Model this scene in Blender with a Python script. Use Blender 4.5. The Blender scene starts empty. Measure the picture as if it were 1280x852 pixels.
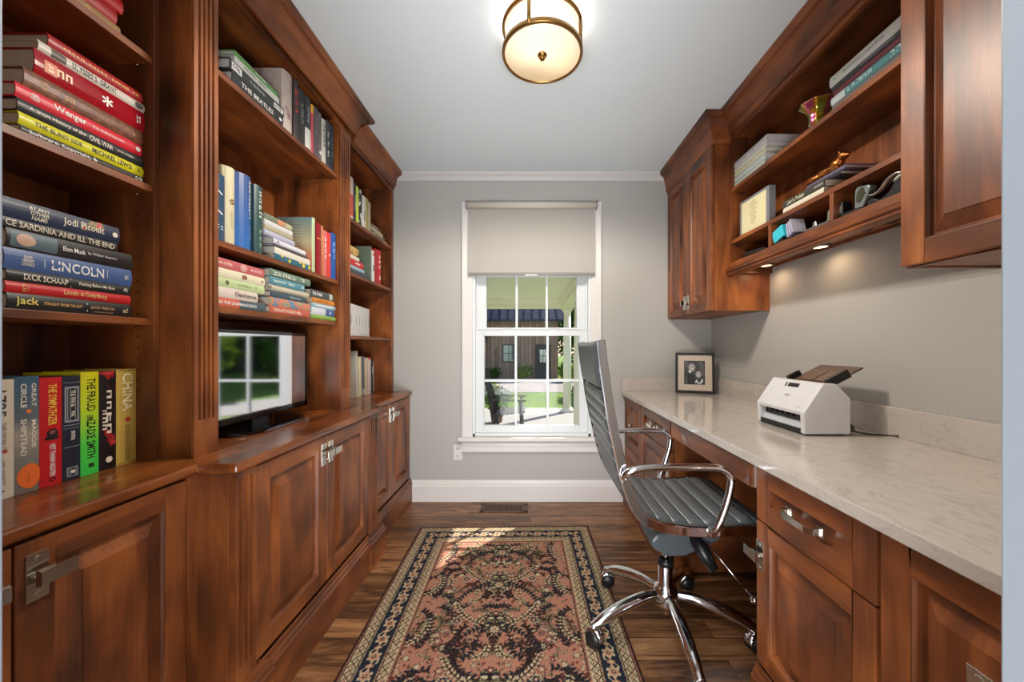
import bpy, math, random
import numpy as np
from mathutils import Vector, Matrix
random.seed(7)
SC = bpy.context.scene
COL = SC.collection
PI = math.pi
CZ = 2.439            # ceiling height
WR, WL, YB, YF = 1.35, -1.35, 2.775, 0.31   # right, left, back wall, front wall (room side)

# ---------------------------------------------------------------- camera
cd = bpy.data.cameras.new('camera'); cam = bpy.data.objects.new('camera', cd); COL.objects.link(cam)
cam.location = (0, 0, 1.15); cam.rotation_euler = (PI/2, 0, 0)
cd.sensor_fit = 'HORIZONTAL'; cd.sensor_width = 36; cd.lens = 465/1280*36
cd.shift_x = -23/1280; cd.shift_y = 7/1280; cd.clip_start = 0.02; cd.clip_end = 300
SC.camera = cam
# ---------------------------------------------------------------- world, sun, lamps, exposure
SC.view_settings.view_transform = 'Standard'; SC.view_settings.look = 'None'
SC.view_settings.gamma = 1; SC.view_settings.use_curve_mapping = False
SC.view_settings.exposure = 0.35
w = bpy.data.worlds.new('world'); SC.world = w; w.use_nodes = True
wn = w.node_tree.nodes; wl = w.node_tree.links
sky = wn.new('ShaderNodeTexSky'); sky.sky_type = 'NISHITA'; sky.sun_disc = False
SUN_DIR = Vector((0.90, 1.0, 1.24)).normalized()
sky.sun_elevation = math.asin(SUN_DIR.z); sky.sun_rotation = math.atan2(SUN_DIR.x, SUN_DIR.y)
bg = wn['Background']; bg.inputs['Strength'].default_value = 0.2
wl.new(sky.outputs[0], bg.inputs[0])
def lamp(name, kind, energy, loc, color=(1,1,1), parent=None, rot=(0,0,0), **kw):
    d = bpy.data.lights.new(name, kind); d.energy = energy; d.color = color
    for k, v in kw.items(): setattr(d, k, v)
    o = bpy.data.objects.new(name, d); COL.objects.link(o); o.location = loc; o.rotation_euler = rot
    if parent: o.parent = parent
    return o
sun = lamp('sun', 'SUN', 8.5, (6, 6, 8), (1, .94, .84), angle=0.009)
sun.rotation_euler = (-SUN_DIR).to_track_quat('-Z', 'Y').to_euler()
HALL_W = 34.0        # added unseen ceiling fill behind the doorway, no real lamp
hall = lamp('hall_ceiling_fill', 'AREA', HALL_W, (0, -0.95, 2.40), (1, .985, .97), shape='RECTANGLE', size=2.0, size_y=1.3)
hall_rear = lamp('hall_rear_fill', 'AREA', 46.0, (0, -2.45, 1.25), (.90, .95, 1), rot=(PI/2, 0, 0), shape='RECTANGLE', size=3.2, size_y=2.1)  # added unseen fill from behind; the hall has no window
hall_f = lamp('hall_floor_fill', 'AREA', 135.0, (0, -.75, .12), (.94, .975, 1), rot=(math.radians(138), 0, 0), shape='RECTANGLE', size=1.7, size_y=1.2)  # unseen upward lamp added to brighten the ceiling and shelf undersides
FIXTURE_E, FIXTURE_P, PUCK_P = 0.6, 18.0, 1.0

# ---------------------------------------------------------------- materials
MC = {}
def mat(name):
    m = bpy.data.materials.new(name); m.use_nodes = True
    return m, m.node_tree.nodes, m.node_tree.links, m.node_tree.nodes['Principled BSDF']
def lin(c):  # sRGB 0-255 -> linear
    return tuple((((x/255)/12.92) if x/255 <= .04045 else ((x/255+.055)/1.055)**2.4) for x in c) + (1,)
def plain(c, rough=.5, metal=0, coat=0, bump=0, bscale=200, name='paint', **kw):
    k = (c, rough, metal, coat, bump, bscale, tuple(kw.items()))
    if k in MC: return MC[k]
    m, n, l, b = mat(name)
    b.inputs['Base Color'].default_value = lin(c); b.inputs['Roughness'].default_value = rough
    b.inputs['Metallic'].default_value = metal; b.inputs['Coat Weight'].default_value = coat
    for q, v in kw.items(): b.inputs[q.replace('_', ' ')].default_value = v
    tc = n.new('ShaderNodeTexCoord'); nz = n.new('ShaderNodeTexNoise'); nz.inputs['Scale'].default_value = bscale
    l.new(tc.outputs['Object'], nz.inputs['Vector'])
    if bump:
        bp = n.new('ShaderNodeBump'); bp.inputs['Strength'].default_value = bump; bp.inputs['Distance'].default_value = .002
        l.new(nz.outputs[0], bp.inputs['Height']); l.new(bp.outputs[0], b.inputs['Normal'])
    MC[k] = m
    return m
def ramp(n, stops):
    r = n.new('ShaderNodeValToRGB'); e = r.color_ramp.elements
    while len(e) < len(stops): e.new(.5)
    for q, (p, c) in zip(e, stops): q.position = p; q.color = lin(c)
    return r
def wood(axis, dark=1.0, name='cherry_wood', cols=None, rough=.42):
    k = ('wood', axis, dark, name)
    if k in MC: return MC[k]
    m, n, l, b = mat(name)
    tc = n.new('ShaderNodeTexCoord'); oi = n.new('ShaderNodeObjectInfo')
    add = n.new('ShaderNodeVectorMath'); add.operation = 'ADD'
    sc = n.new('ShaderNodeVectorMath'); sc.operation = 'SCALE'; sc.inputs['Scale'].default_value = 13
    cx = n.new('ShaderNodeCombineXYZ')
    for i in range(3): l.new(oi.outputs['Random'], cx.inputs[i])
    l.new(cx.outputs[0], sc.inputs[0]); l.new(tc.outputs['Object'], add.inputs[0]); l.new(sc.outputs[0], add.inputs[1])
    mp = n.new('ShaderNodeMapping'); s = [6.5, 6.5, 6.5]; s['XYZ'.index(axis)] = 1.3
    mp.inputs['Scale'].default_value = s; l.new(add.outputs[0], mp.inputs['Vector'])
    n1 = n.new('ShaderNodeTexNoise'); n1.inputs['Scale'].default_value = 1.5; n1.inputs['Detail'].default_value = 5; n1.inputs['Distortion'].default_value = .8
    l.new(mp.outputs[0], n1.inputs['Vector'])
    mp2 = n.new('ShaderNodeMapping'); s = [150, 150, 150]; s['XYZ'.index(axis)] = 6
    mp2.inputs['Scale'].default_value = s; l.new(add.outputs[0], mp2.inputs['Vector'])
    n2 = n.new('ShaderNodeTexNoise'); n2.inputs['Scale'].default_value = 1; n2.inputs['Detail'].default_value = 3
    l.new(mp2.outputs[0], n2.inputs['Vector'])
    n3 = n.new('ShaderNodeTexNoise'); n3.inputs['Scale'].default_value = 4; n3.inputs['Detail'].default_value = 2
    l.new(add.outputs[0], n3.inputs['Vector'])
    m1 = n.new('ShaderNodeMath'); m1.operation = 'MULTIPLY_ADD'; m1.inputs[1].default_value = .22
    l.new(n2.outputs[0], m1.inputs[0]); l.new(n1.outputs[0], m1.inputs[2])
    m2 = n.new('ShaderNodeMath'); m2.operation = 'MULTIPLY_ADD'; m2.inputs[1].default_value = .6
    l.new(n3.outputs[0], m2.inputs[0]); l.new(m1.outputs[0], m2.inputs[2])
    c = cols or [(50, 25, 11), (114, 60, 27), (160, 92, 43), (194, 126, 66)]
    c = [tuple(v*dark for v in q) for q in c]
    r = ramp(n, [(.62, c[0]), (.92, c[1]), (1.08 if False else .99, c[2]), (1.0, c[3])])
    mr = n.new('ShaderNodeMapRange'); mr.inputs[1].default_value = .62; mr.inputs[2].default_value = 1.32
    l.new(m2.outputs[0], mr.inputs[0])
    for q, p in zip(r.color_ramp.elements, (0.0, .38, .74, 1.0)): q.position = p
    l.new(mr.outputs[0], r.inputs[0]); l.new(r.outputs[0], b.inputs['Base Color'])
    b.inputs['Roughness'].default_value = rough; b.inputs['Coat Weight'].default_value = .12; b.inputs['Coat Roughness'].default_value = .38
    bp = n.new('ShaderNodeBump'); bp.inputs['Strength'].default_value = .06; bp.inputs['Distance'].default_value = .001
    l.new(n2.outputs[0], bp.inputs['Height']); l.new(bp.outputs[0], b.inputs['Normal'])
    MC[k] = m
    return m
WX, WY, WZ = wood('X'), wood('Y'), wood('Z')
CHROME = plain((225, 226, 230), .07, 1, name='chrome')
NICKEL = plain((205, 200, 190), .22, 1, name='satin_nickel')
BRASS = plain((150, 112, 62), .3, 1, name='antique_brass')
WHITE = plain((226, 222, 218), .35, name='white_trim_paint')
BLACK = plain((22, 22, 24), .35, name='black_plastic')
PAGES = None

# ---------------------------------------------------------------- mesh builder
class MB:
    def __init__(s): s.v = []; s.f = []; s.m = []; s.sm = []
    def add(s, verts, faces, mi=0, smooth=False):
        b = len(s.v); s.v += [tuple(p) for p in verts]
        for f in faces: s.f.append([i+b for i in f]); s.m.append(mi); s.sm.append(smooth)
        return s
    def box(s, x0, x1, y0, y1, z0, z1, mi=0):
        if x0 > x1: x0, x1 = x1, x0
        if y0 > y1: y0, y1 = y1, y0
        if z0 > z1: z0, z1 = z1, z0
        return s.add([(x0,y0,z0),(x1,y0,z0),(x1,y1,z0),(x0,y1,z0),(x0,y0,z1),(x1,y0,z1),(x1,y1,z1),(x0,y1,z1)],
              [(3,2,1,0),(4,5,6,7),(0,1,5,4),(1,2,6,5),(2,3,7,6),(3,0,4,7)], mi)
    def cyl(s, c, r, h, axis='Z', n=24, mi=0, r2=None, cap=True):
        r2 = r if r2 is None else r2
        V = []
        for k, (rr, t) in enumerate(((r, 0), (r2, h))):
            for i in range(n):
                a = 2*PI*i/n; p = (rr*math.cos(a), rr*math.sin(a), t)
                if axis == 'X': p = (p[2], p[0], p[1])
                if axis == 'Y': p = (p[1], p[2], p[0])
                V.append((p[0]+c[0], p[1]+c[1], p[2]+c[2]))
        b = len(s.v)
        s.add(V, [(i, (i+1) % n, n+(i+1) % n, n+i) for i in range(n)], mi, True)
        if cap: s.add(V, [tuple(range(n))[::-1], tuple(range(n, 2*n))], mi)
        return s
    def lathe(s, prof, c=(0,0,0), n=32, mi=0, axis='Z', smooth=True, wob=None, ring=False):
        V = []
        for j, (r, z) in enumerate(prof):
            for i in range(n):
                a = 2*PI*i/n; rr = r*(1 + (wob(a, j) if wob else 0)); p = (rr*math.cos(a), rr*math.sin(a), z)
                if axis == 'X': p = (p[2], p[0], p[1])
                if axis == 'Y': p = (p[1], p[2], p[0])
                V.append((p[0]+c[0], p[1]+c[1], p[2]+c[2]))
        F = [(j*n+i, j*n+(i+1) % n, (j+1)*n+(i+1) % n, (j+1)*n+i) for j in range(len(prof)-1) for i in range(n)]
        if ring: F += [((len(prof)-1)*n+i, (len(prof)-1)*n+(i+1) % n, (i+1) % n, i) for i in range(n)]
        else: F += [tuple(range(n))[::-1], tuple(range((len(prof)-1)*n, len(prof)*n))]
        return s.add(V, F, mi, smooth)
    def sphere(s, c, rx, ry=None, rz=None, n=16, mi=0, M=None):
        ry = ry or rx; rz = rz or rx; V = []; m = n//2
        for j in range(m+1):
            t = PI*j/m
            for i in range(n):
                a = 2*PI*i/n; p = Vector((rx*math.sin(t)*math.cos(a), ry*math.sin(t)*math.sin(a), -rz*math.cos(t)))
                if M: p = M @ p
                V.append((p[0]+c[0], p[1]+c[1], p[2]+c[2]))
        return s.add(V, [(j*n+i, j*n+(i+1) % n, (j+1)*n+(i+1) % n, (j+1)*n+i) for j in range(m) for i in range(n)], mi, True)
    def tube(s, pts, r, n=10, mi=0, flat=None, radii=None):
        pts = [Vector(p) for p in pts]; V = []; up = Vector((0, 0, 1))
        t0 = (pts[1]-pts[0]).normalized()
        nrm = t0.cross(up) if abs(t0.dot(up)) < .95 else t0.cross(Vector((0, 1, 0)))
        nrm.normalize()
        for k, p in enumerate(pts):
            t = (pts[min(k+1, len(pts)-1)]-pts[max(k-1, 0)]).normalized()
            nrm = (nrm - t*nrm.dot(t)).normalized(); bn = t.cross(nrm)
            rr = radii[k] if radii else r
            for i in range(n):
                a = 2*PI*i/n
                V.append(p + nrm*math.cos(a)*rr + bn*math.sin(a)*rr*(flat or 1))
        F = [(j*n+i, j*n+(i+1) % n, (j+1)*n+(i+1) % n, (j+1)*n+i) for j in range(len(pts)-1) for i in range(n)]
        s.add(V, F, mi, True)
        s.add(V, [tuple(range(n))[::-1], tuple(range((len(pts)-1)*n, len(pts)*n))], mi)
        return s
    def prism(s, poly, y0, y1, axis='Y', mi=0, smooth=False):
        """poly in the plane across axis; Y: (x,z), Z: (x,y), X: (y,z)"""
        def P(a, b, t): return {'Y': (a, t, b), 'Z': (a, b, t), 'X': (t, a, b)}[axis]
        n = len(poly); V = [P(a, b, y0) for a, b in poly]+[P(a, b, y1) for a, b in poly]
        s.add(V, [(i, (i+1) % n, n+(i+1) % n, n+i) for i in range(n)], mi, smooth)
        return s.add(V, [tuple(range(n))[::-1], tuple(range(n, 2*n))], mi)
    def sweep(s, prof, path, side=1, mi=0):
        """prof [(out,z)], path [(x,y)], mitred corners; out goes to the right (side 1) or left (-1) of the path"""
        V = []; N = len(path); seg = []
        for i in range(N-1):
            d = Vector((path[i+1][0]-path[i][0], path[i+1][1]-path[i][1])).normalized(); seg.append(Vector((d.y, -d.x))*side)
        for i, p in enumerate(path):
            if i == 0: m = seg[0]
            elif i == N-1: m = seg[-1]
            else: m = (seg[i-1]+seg[i])/(1+seg[i-1].dot(seg[i]))
            for o, z in prof: V.append((p[0]+m.x*o, p[1]+m.y*o, z))
        k = len(prof)
        F = [(j*k+i, j*k+(i+1) % k, (j+1)*k+(i+1) % k, (j+1)*k+i) for j in range(N-1) for i in range(k)]
        F += [tuple(range(k))[::-1], tuple(range((N-1)*k, N*k))]
        return s.add(V, F, mi)
    def build(s, name, mats, parent=None, local=False, bevel=0, label=None, base=True, segs=2):
        off = Vector((0, 0, 0))
        if parent and not local:
            q = parent
            while q: off += Vector(q.location); q = q.parent
        own = Vector((0, 0, 0))
        if not parent and base:
            A = np.array(s.v); own = Vector(((A[:,0].min()+A[:,0].max())/2, (A[:,1].min()+A[:,1].max())/2, A[:,2].min()))
            off = own
        me = bpy.data.meshes.new(name)
        me.from_pydata([tuple(Vector(p)-off) for p in s.v], [], s.f)
        for m in (mats if isinstance(mats, (list, tuple)) else [mats]): me.materials.append(m)
        me.polygons.foreach_set('material_index', s.m); me.polygons.foreach_set('use_smooth', s.sm)
        me.validate(); me.update()
        import bmesh
        bm = bmesh.new(); bm.from_mesh(me); bmesh.ops.remove_doubles(bm, verts=bm.verts, dist=1e-6)
        bmesh.ops.recalc_face_normals(bm, faces=bm.faces); bm.to_mesh(me); bm.free()
        o = bpy.data.objects.new(name, me); COL.objects.link(o); o.location = own
        if parent: o.parent = parent
        if label: o['label'] = label
        if bevel:
            b = o.modifiers.new('bevel', 'BEVEL'); b.width = bevel; b.segments = segs; b.limit_method = 'ANGLE'; b.angle_limit = .6
            b.harden_normals = False
        return o
def thing(name, label, cat, loc=(0,0,0), group=None, rot=(0,0,0)):
    o = bpy.data.objects.new(name, None); COL.objects.link(o); o.location = loc; o.rotation_euler = rot
    o.empty_display_size = .05
    return tag(o, label, cat, group)
def tag(o, label, cat, group=None, kind=None):
    o['label'] = label; o['category'] = cat
    if group: o['group'] = group
    if kind: o['kind'] = kind
    return o
def struct(o): o['kind'] = 'structure'; return o
def copy_tree(o, parent=None):
    c = o.copy(); COL.objects.link(c); c.parent = parent
    for ch in [x for x in SC.objects if x.parent == o]: copy_tree(ch, c)
    return c
FONTC = {}
def text_mesh(body, length, height, spacing=1.0, bold=0.0):
    """flat lettering, centred on the origin in the XY plane, scaled to length x height"""
    k = (body, spacing, bold)
    if k not in FONTC:
        cu = bpy.data.curves.new('lettering', 'FONT'); cu.body = body; cu.align_x = 'CENTER'; cu.align_y = 'CENTER'
        cu.resolution_u = 2; cu.space_character = spacing; cu.offset = bold; cu.space_line = .85
        o = bpy.data.objects.new('lettering', cu); COL.objects.link(o)
        bpy.context.view_layer.update()
        me = bpy.data.meshes.new_from_object(o.evaluated_get(bpy.context.evaluated_depsgraph_get()))
        V = [tuple(v.co) for v in me.vertices]; F = [tuple(p.vertices) for p in me.polygons]
        bpy.data.objects.remove(o); bpy.data.meshes.remove(me); bpy.data.curves.remove(cu)
        FONTC[k] = (V, F)
    V, F = FONTC[k]
    A = np.array(V); mn, mx = A.min(0), A.max(0); c = (mn+mx)/2
    sx = length/max(mx[0]-mn[0], 1e-6); sy = height/max(mx[1]-mn[1], 1e-6)
    return [((v[0]-c[0])*sx, (v[1]-c[1])*sy, 0) for v in V], F
# ================================================================ THE ROOM
def wall_paint():
    m, n, l, b = mat('grey_wall_paint'); b.inputs['Base Color'].default_value = lin((180, 178, 173)); b.inputs['Roughness'].default_value = .55
    tc = n.new('ShaderNodeTexCoord'); nz = n.new('ShaderNodeTexNoise'); nz.inputs['Scale'].default_value = 260
    bp = n.new('ShaderNodeBump'); bp.inputs['Strength'].default_value = .05; bp.inputs['Distance'].default_value = .001
    l.new(tc.outputs['Object'], nz.inputs['Vector']); l.new(nz.outputs[0], bp.inputs['Height']); l.new(bp.outputs[0], b.inputs['Normal'])
    return m
WALLM = wall_paint()
CEILM = plain((224, 233, 238), .7, name='ceiling_paint')
def floor_mat():
    m, n, l, b = mat('dark_oak_floor')
    tc = n.new('ShaderNodeTexCoord')
    br = n.new('ShaderNodeTexBrick'); br.inputs['Scale'].default_value = 1; br.inputs['Brick Width'].default_value = 1.15
    br.inputs['Row Height'].default_value = .105; br.inputs['Mortar Size'].default_value = .0012; br.offset = .37; br.inputs['Mortar Smooth'].default_value = .1
    br.inputs['Color1'].default_value = (0, 0, 0, 1); br.inputs['Color2'].default_value = (1, 1, 1, 1); br.inputs['Mortar'].default_value = (0, 0, 0, 1); br.inputs['Bias'].default_value = 0
    l.new(tc.outputs['Object'], br.inputs['Vector'])
    # per-board shift of the grain
    sc = n.new('ShaderNodeVectorMath'); sc.operation = 'MULTIPLY_ADD'; sc.inputs[1].default_value = (7, 7, 7)
    l.new(br.outputs['Color'], sc.inputs[0]); l.new(tc.outputs['Object'], sc.inputs[2])
    mp = n.new('ShaderNodeMapping'); mp.inputs['Scale'].default_value = (1.6, 16, 1); l.new(sc.outputs[0], mp.inputs[0])
    n1 = n.new('ShaderNodeTexNoise'); n1.inputs['Scale'].default_value = 1.6; n1.inputs['Detail'].default_value = 7; n1.inputs['Distortion'].default_value = 1.3; n1.inputs['Roughness'].default_value = .62
    l.new(mp.outputs[0], n1.inputs[0])
    r = ramp(n, [(.26, (46, 29, 18)), (.42, (96, 62, 37)), (.56, (142, 98, 62)), (.72, (178, 130, 88))])
    mx = n.new('ShaderNodeMath'); mx.operation = 'MULTIPLY_ADD'; mx.inputs[1].default_value = .17
    s2 = n.new('ShaderNodeSeparateColor'); l.new(br.outputs['Color'], s2.inputs[0])
    l.new(s2.outputs[0], mx.inputs[0]); l.new(n1.outputs[0], mx.inputs[2])
    sb = n.new('ShaderNodeMath'); sb.operation = 'SUBTRACT'; sb.inputs[1].default_value = .07; l.new(mx.outputs[0], sb.inputs[0])
    l.new(sb.outputs[0], r.inputs[0])
    mm = n.new('ShaderNodeMix'); mm.data_type = 'RGBA'; l.new(br.outputs['Fac'], mm.inputs[0]); l.new(r.outputs[0], mm.inputs[6]); mm.inputs[7].default_value = lin((34, 22, 14))
    l.new(mm.outputs[2], b.inputs['Base Color'])
    b.inputs['Roughness'].default_value = .34
    bp = n.new('ShaderNodeBump'); bp.inputs['Strength'].default_value = .22; bp.inputs['Distance'].default_value = .002
    l.new(n1.outputs[0], bp.inputs['Height']); l.new(bp.outputs[0], b.inputs['Normal'])
    return m
struct(MB().box(-1.9, 1.9, -2.6, YB+.0, -.05, 0).build('floor', floor_mat(), base=False))
struct(MB().box(-1.9, 1.9, -2.6, YB+.16, CZ, CZ+.08).build('ceiling', CEILM, base=False))
struct(MB().box(WL-.1, WL, YF-.12, YB, 0, CZ).build('wall_left', WALLM, base=False))
struct(MB().box(WR, WR+.1, YF-.12, YB, 0, CZ).build('wall_right', WALLM, base=False))
# back wall with window opening
WX0, WX1, WZ0, WZ1 = -.432, .452, .482, 2.16
b = MB(); T = YB+.16
b.box(WL-.1, WX0, YB, T, -.6, CZ).box(WX1, WR+.1, YB, T, -.6, CZ).box(WX0, WX1, YB, T, -.6, WZ0).box(WX0, WX1, YB, T, WZ1, CZ)
struct(b.build('wall_back', WALLM, base=False))
# front wall with the doorway we look through
DX0, DX1, DZ = -.443, .395, 2.08
b = MB(); b.box(WL-.1, DX0-.02, YF-.12, YF, 0, CZ).box(DX1+.02, WR+.1, YF-.12, YF, 0, CZ).box(DX0-.02, DX1+.02, YF-.12, YF, DZ+.02, CZ)
struct(b.build('wall_front', WALLM, base=False))
jw = plain((138, 146, 156), .4, name='jamb_paint')
b = MB().box(DX0-.02, DX0, YF-.125, YF+.003, 0, DZ).box(DX1, DX1+.02, YF-.125, YF+.003, 0, DZ).box(DX0-.02, DX1+.02, YF-.125, YF+.003, DZ, DZ+.02)
struct(b.build('trim_1', jw, base=False, bevel=.002))
# hall behind the doorway
hw = plain((150, 148, 144), .6, name='hall_paint')
b = MB().box(-1.9, -1.8, -2.6, YF-.12, 0, CZ).box(1.8, 1.9, -2.6, YF-.12, 0, CZ).box(-1.9, 1.9, -2.7, -2.6, 0, CZ)
b.box(-1.9, WL-.1, YF-.22, YF-.12, 0, CZ).box(WR+.1, 1.9, YF-.22, YF-.12, 0, CZ)
struct(b.build('wall_hall', hw, base=False))
# ceiling cove strip and baseboard on the back wall
prof = [(0, CZ-.055), (.008, CZ-.055), (.012, CZ-.045), (.02, CZ-.03), (.034, CZ-.016), (.04, CZ-.006), (.04, CZ), (0, CZ)]
struct(MB().sweep(prof, [(-1.02, YB), (1.02, YB)]).build('trim_2', plain((206, 205, 203), .5, name='cove_paint'), base=False))
prof = [(0, 0), (.018, 0), (.018, .115), (.014, .122), (.014, .132), (.009, .14), (.006, .152), (0, .156)]
struct(MB().sweep(prof, [(-.885, YB), (.70, YB)]).build('baseboard_back', WHITE, base=False))

# ---------------------------------------------------------------- window
def glass_mat(tint=(1, 1, 1, 1), gloss=.06):
    m = bpy.data.materials.new('window_glass'); m.use_nodes = True; n = m.node_tree.nodes; l = m.node_tree.links; n.clear()
    o = n.new('ShaderNodeOutputMaterial'); mx = n.new('ShaderNodeMixShader'); tr = n.new('ShaderNodeBsdfTransparent'); g = n.new('ShaderNodeBsdfGlossy')
    g.inputs['Roughness'].default_value = .02; tr.inputs[0].default_value = tint; lw = n.new('ShaderNodeLayerWeight'); lw.inputs[0].default_value = .5; pw_ = n.new('ShaderNodeMath'); pw_.operation = 'POWER'; pw_.inputs[1].default_value = 4; l.new(lw.outputs['Facing'], pw_.inputs[0])
    ma = n.new('ShaderNodeMath'); ma.operation = 'MULTIPLY_ADD'; ma.inputs[1].default_value = .35; ma.inputs[2].default_value = .004; l.new(pw_.outputs[0], ma.inputs[0])
    l.new(ma.outputs[0], mx.inputs[0]); l.new(tr.outputs[0], mx.inputs[1]); l.new(g.outputs[0], mx.inputs[2]); l.new(mx.outputs[0], o.inputs[0])
    return m
GLASS = glass_mat()
win = struct(bpy.data.objects.new('window_1', None)); COL.objects.link(win); win.location = (0, YB, WZ0)
CX0, CX1 = -.507, .525
b = MB()
b.box(CX0, WX0+.004, YB-.022, YB, WZ0+.0, 2.222).box(WX1-.004, CX1, YB-.022, YB, WZ0, 2.222).box(WX0+.004, WX1-.004, YB-.022, YB, WZ1-.004, 2.222)
b.box(CX0, CX0+.016, YB-.030, YB-.022, WZ0, 2.222).box(CX1-.016, CX1, YB-.030, YB-.022, WZ0, 2.222)
b.build('casing', WHITE, win, bevel=.003)
b = MB().box(CX0-.03, CX1+.03, YB-.055, YB+.02, WZ0-.028, WZ0)
b.build('window_stool', WHITE, win, bevel=.006)
prof = [(0, .362), (.012, .362), (.02, .372), (.02, .40), (.014, .41), (.012, .43), (.022, .44), (.03, .454), (0, .454)]
MB().sweep(prof, [(CX0-.002, YB), (CX1+.002, YB)]).build('window_apron', WHITE, win)
FRM = plain((222, 226, 228), .3, name='sash_paint')
b = MB(); J = .022
b.box(WX0, WX0+J, YB-.005, YB+.15, WZ0, WZ1).box(WX1-J, WX1, YB-.005, YB+.15, WZ0, WZ1).box(WX0, WX1, YB-.005, YB+.15, WZ1-J, WZ1).box(WX0, WX1, YB-.005, YB+.15, WZ0, WZ0+J)
b.box(WX0+J, WX0+J+.012, YB+.045, YB+.055, WZ0+J, WZ1-J).box(WX1-J-.012, WX1-J, YB+.045, YB+.055, WZ0+J, WZ1-J)
b.build('window_frame', FRM, win, bevel=.002)
def sash(name, yc, z0, z1, st, rb, rt, nh):
    """frame, muntins and one glass sheet; st stile width, rb/rt bottom/top rail"""
    x0, x1 = WX0+J, WX1-J; t = .034; b = MB(); y0, y1 = yc-t/2, yc+t/2
    b.box(x0, x0+st, y0, y1, z0, z1).box(x1-st, x1, y0, y1, z0, z1).box(x0+st, x1-st, y0, y1, z0, z0+rb).box(x0+st, x1-st, y0, y1, z1-rt, z1)
    s = b.build(name, FRM, win, bevel=.003)
    gx0, gx1, gz0, gz1 = x0+st, x1-st, z0+rb, z1-rt; m = MB()
    for k in (1, 2):
        x = gx0+(gx1-gx0)*k/3; m.box(x-.009, x+.009, y0+.002, y1-.004, gz0, gz1)
    for k in range(1, nh):
        z = gz0+(gz1-gz0)*k/nh; m.box(gx0, gx1, y0+.004, y1-.006, z-.009, z+.009)
    m.build('muntins', FRM, s, bevel=.002)
    MB().box(gx0, gx1, yc-.002, yc+.002, gz0, gz1).build('glass_pane', GLASS, s)
sash('lower_sash', YB+.035, WZ0+J, 1.268, .062, .055, .038, 2)
sash('upper_sash', YB+.085, 1.245, WZ1-J, .075, .05, .05, 2)
for x in (-.17, .18): MB().box(x-.035, x+.035, YB+.022, YB+.05, 1.268, 1.278).build('sash_lock', FRM, win, bevel=.003)
# roller shade
sh = thing('roller_shade', 'off-white roller shade pulled a third of the way down the window', 'window shade', (.01, YB-.06, 1.68))
fab = bpy.data.materials.new('shade_fabric'); fab.use_nodes = True; n = fab.node_tree.nodes; l = fab.node_tree.links; n.clear()
o = n.new('ShaderNodeOutputMaterial'); df = n.new('ShaderNodeBsdfDiffuse'); tl = n.new('ShaderNodeBsdfTranslucent'); tp = n.new('ShaderNodeBsdfTransparent')
m1 = n.new('ShaderNodeMixShader'); m2 = n.new('ShaderNodeMixShader'); m1.inputs[0].default_value = .38; m2.inputs[0].default_value = .13
wv = n.new('ShaderNodeTexWave'); wv.bands_direction = 'Z'; wv.inputs['Scale'].default_value = 60; tc = n.new('ShaderNodeTexCoord'); l.new(tc.outputs['Object'], wv.inputs[0])
r = ramp(n, [(0, (206, 202, 196)), (1, (218, 214, 208))]); l.new(wv.outputs[0], r.inputs[0])
l.new(r.outputs[0], df.inputs[0]); l.new(r.outputs[0], tl.inputs[0])
l.new(df.outputs[0], m1.inputs[1]); l.new(tl.outputs[0], m1.inputs[2]); l.new(m1.outputs[0], m2.inputs[1]); l.new(tp.outputs[0], m2.inputs[2]); l.new(m2.outputs[0], o.inputs[0])
SX0, SX1 = -.457, .475
MB().box(SX0, SX1, YB-.046, YB-.0445, 1.69, 2.175).build('shade_fabric', fab, sh)
MB().cyl((SX0-.006, YB-.052, 2.185), .024, SX1-SX0+.012, 'X').build('roller_tube', plain((214, 208, 196), .6, name='cassette'), sh)
for x in (SX0-.012, SX1+.007): MB().box(x, x+.005, YB-.078, YB-.022, 2.158, 2.212).build('bracket', plain((120, 118, 116), .4, name='bracket'), sh)
MB().box(SX0, SX1, YB-.052, YB-.038, 1.672, 1.692).build('hem_bar', plain((128, 126, 122), .5, name='hem'), sh, bevel=.003)
MB().box(-.04, .05, YB-.06, YB-.05, 1.668, 1.678).build('pull_tab', WHITE, sh, bevel=.003)
# outlet and floor register
o_ = thing('wall_outlet', 'white double electrical outlet low on the grey wall below the window', 'outlet', (-.54, YB, .30))
MB().box(-.573, -.507, YB-.006, YB, .302, .42).build('cover_plate', WHITE, o_, bevel=.003)
for z in (.335, .387):
    sk = MB().cyl((-.54, YB-.008, z), .016, .003, 'Y', 20).build('socket', WHITE, o_)
    for x in (-.5465, -.5335): MB().box(x-.0015, x+.0015, YB-.0095, YB-.0075, z-.004, z+.006).build('slot', BLACK, sk)
fr = thing('floor_register', 'brown slotted metal floor vent set in the wood floor near the window', 'floor vent', (-.19, 2.64, 0))
b = MB(); x0, x1, y0, y1 = -.355, -.02, 2.575, 2.71
b.box(x0, x1, y0, y0+.022, 0, .006).box(x0, x1, y1-.022, y1, 0, .006).box(x0, x0+.03, y0, y1, 0, .006).box(x1-.03, x1, y0, y1, 0, .006).box(-.195, -.18, y0, y1, 0, .006)
b.build('register_frame', plain((82, 56, 38), .45, name='register'), fr, bevel=.002)
MB().box(x0+.02, x1-.02, y0+.02, y1-.02, 0, .001).build('register_shadow_box', plain((14, 11, 9), .8, name='duct'), fr)
b = MB()
k = x0+.036
while k < x1-.036:
    if abs(k+.1875) > .012: b.box(k, k+.005, y0+.02, y1-.02, .001, .005)
    k += .0105
b.build('louver', plain((96, 66, 44), .4, name='louver'), fr)

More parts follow.
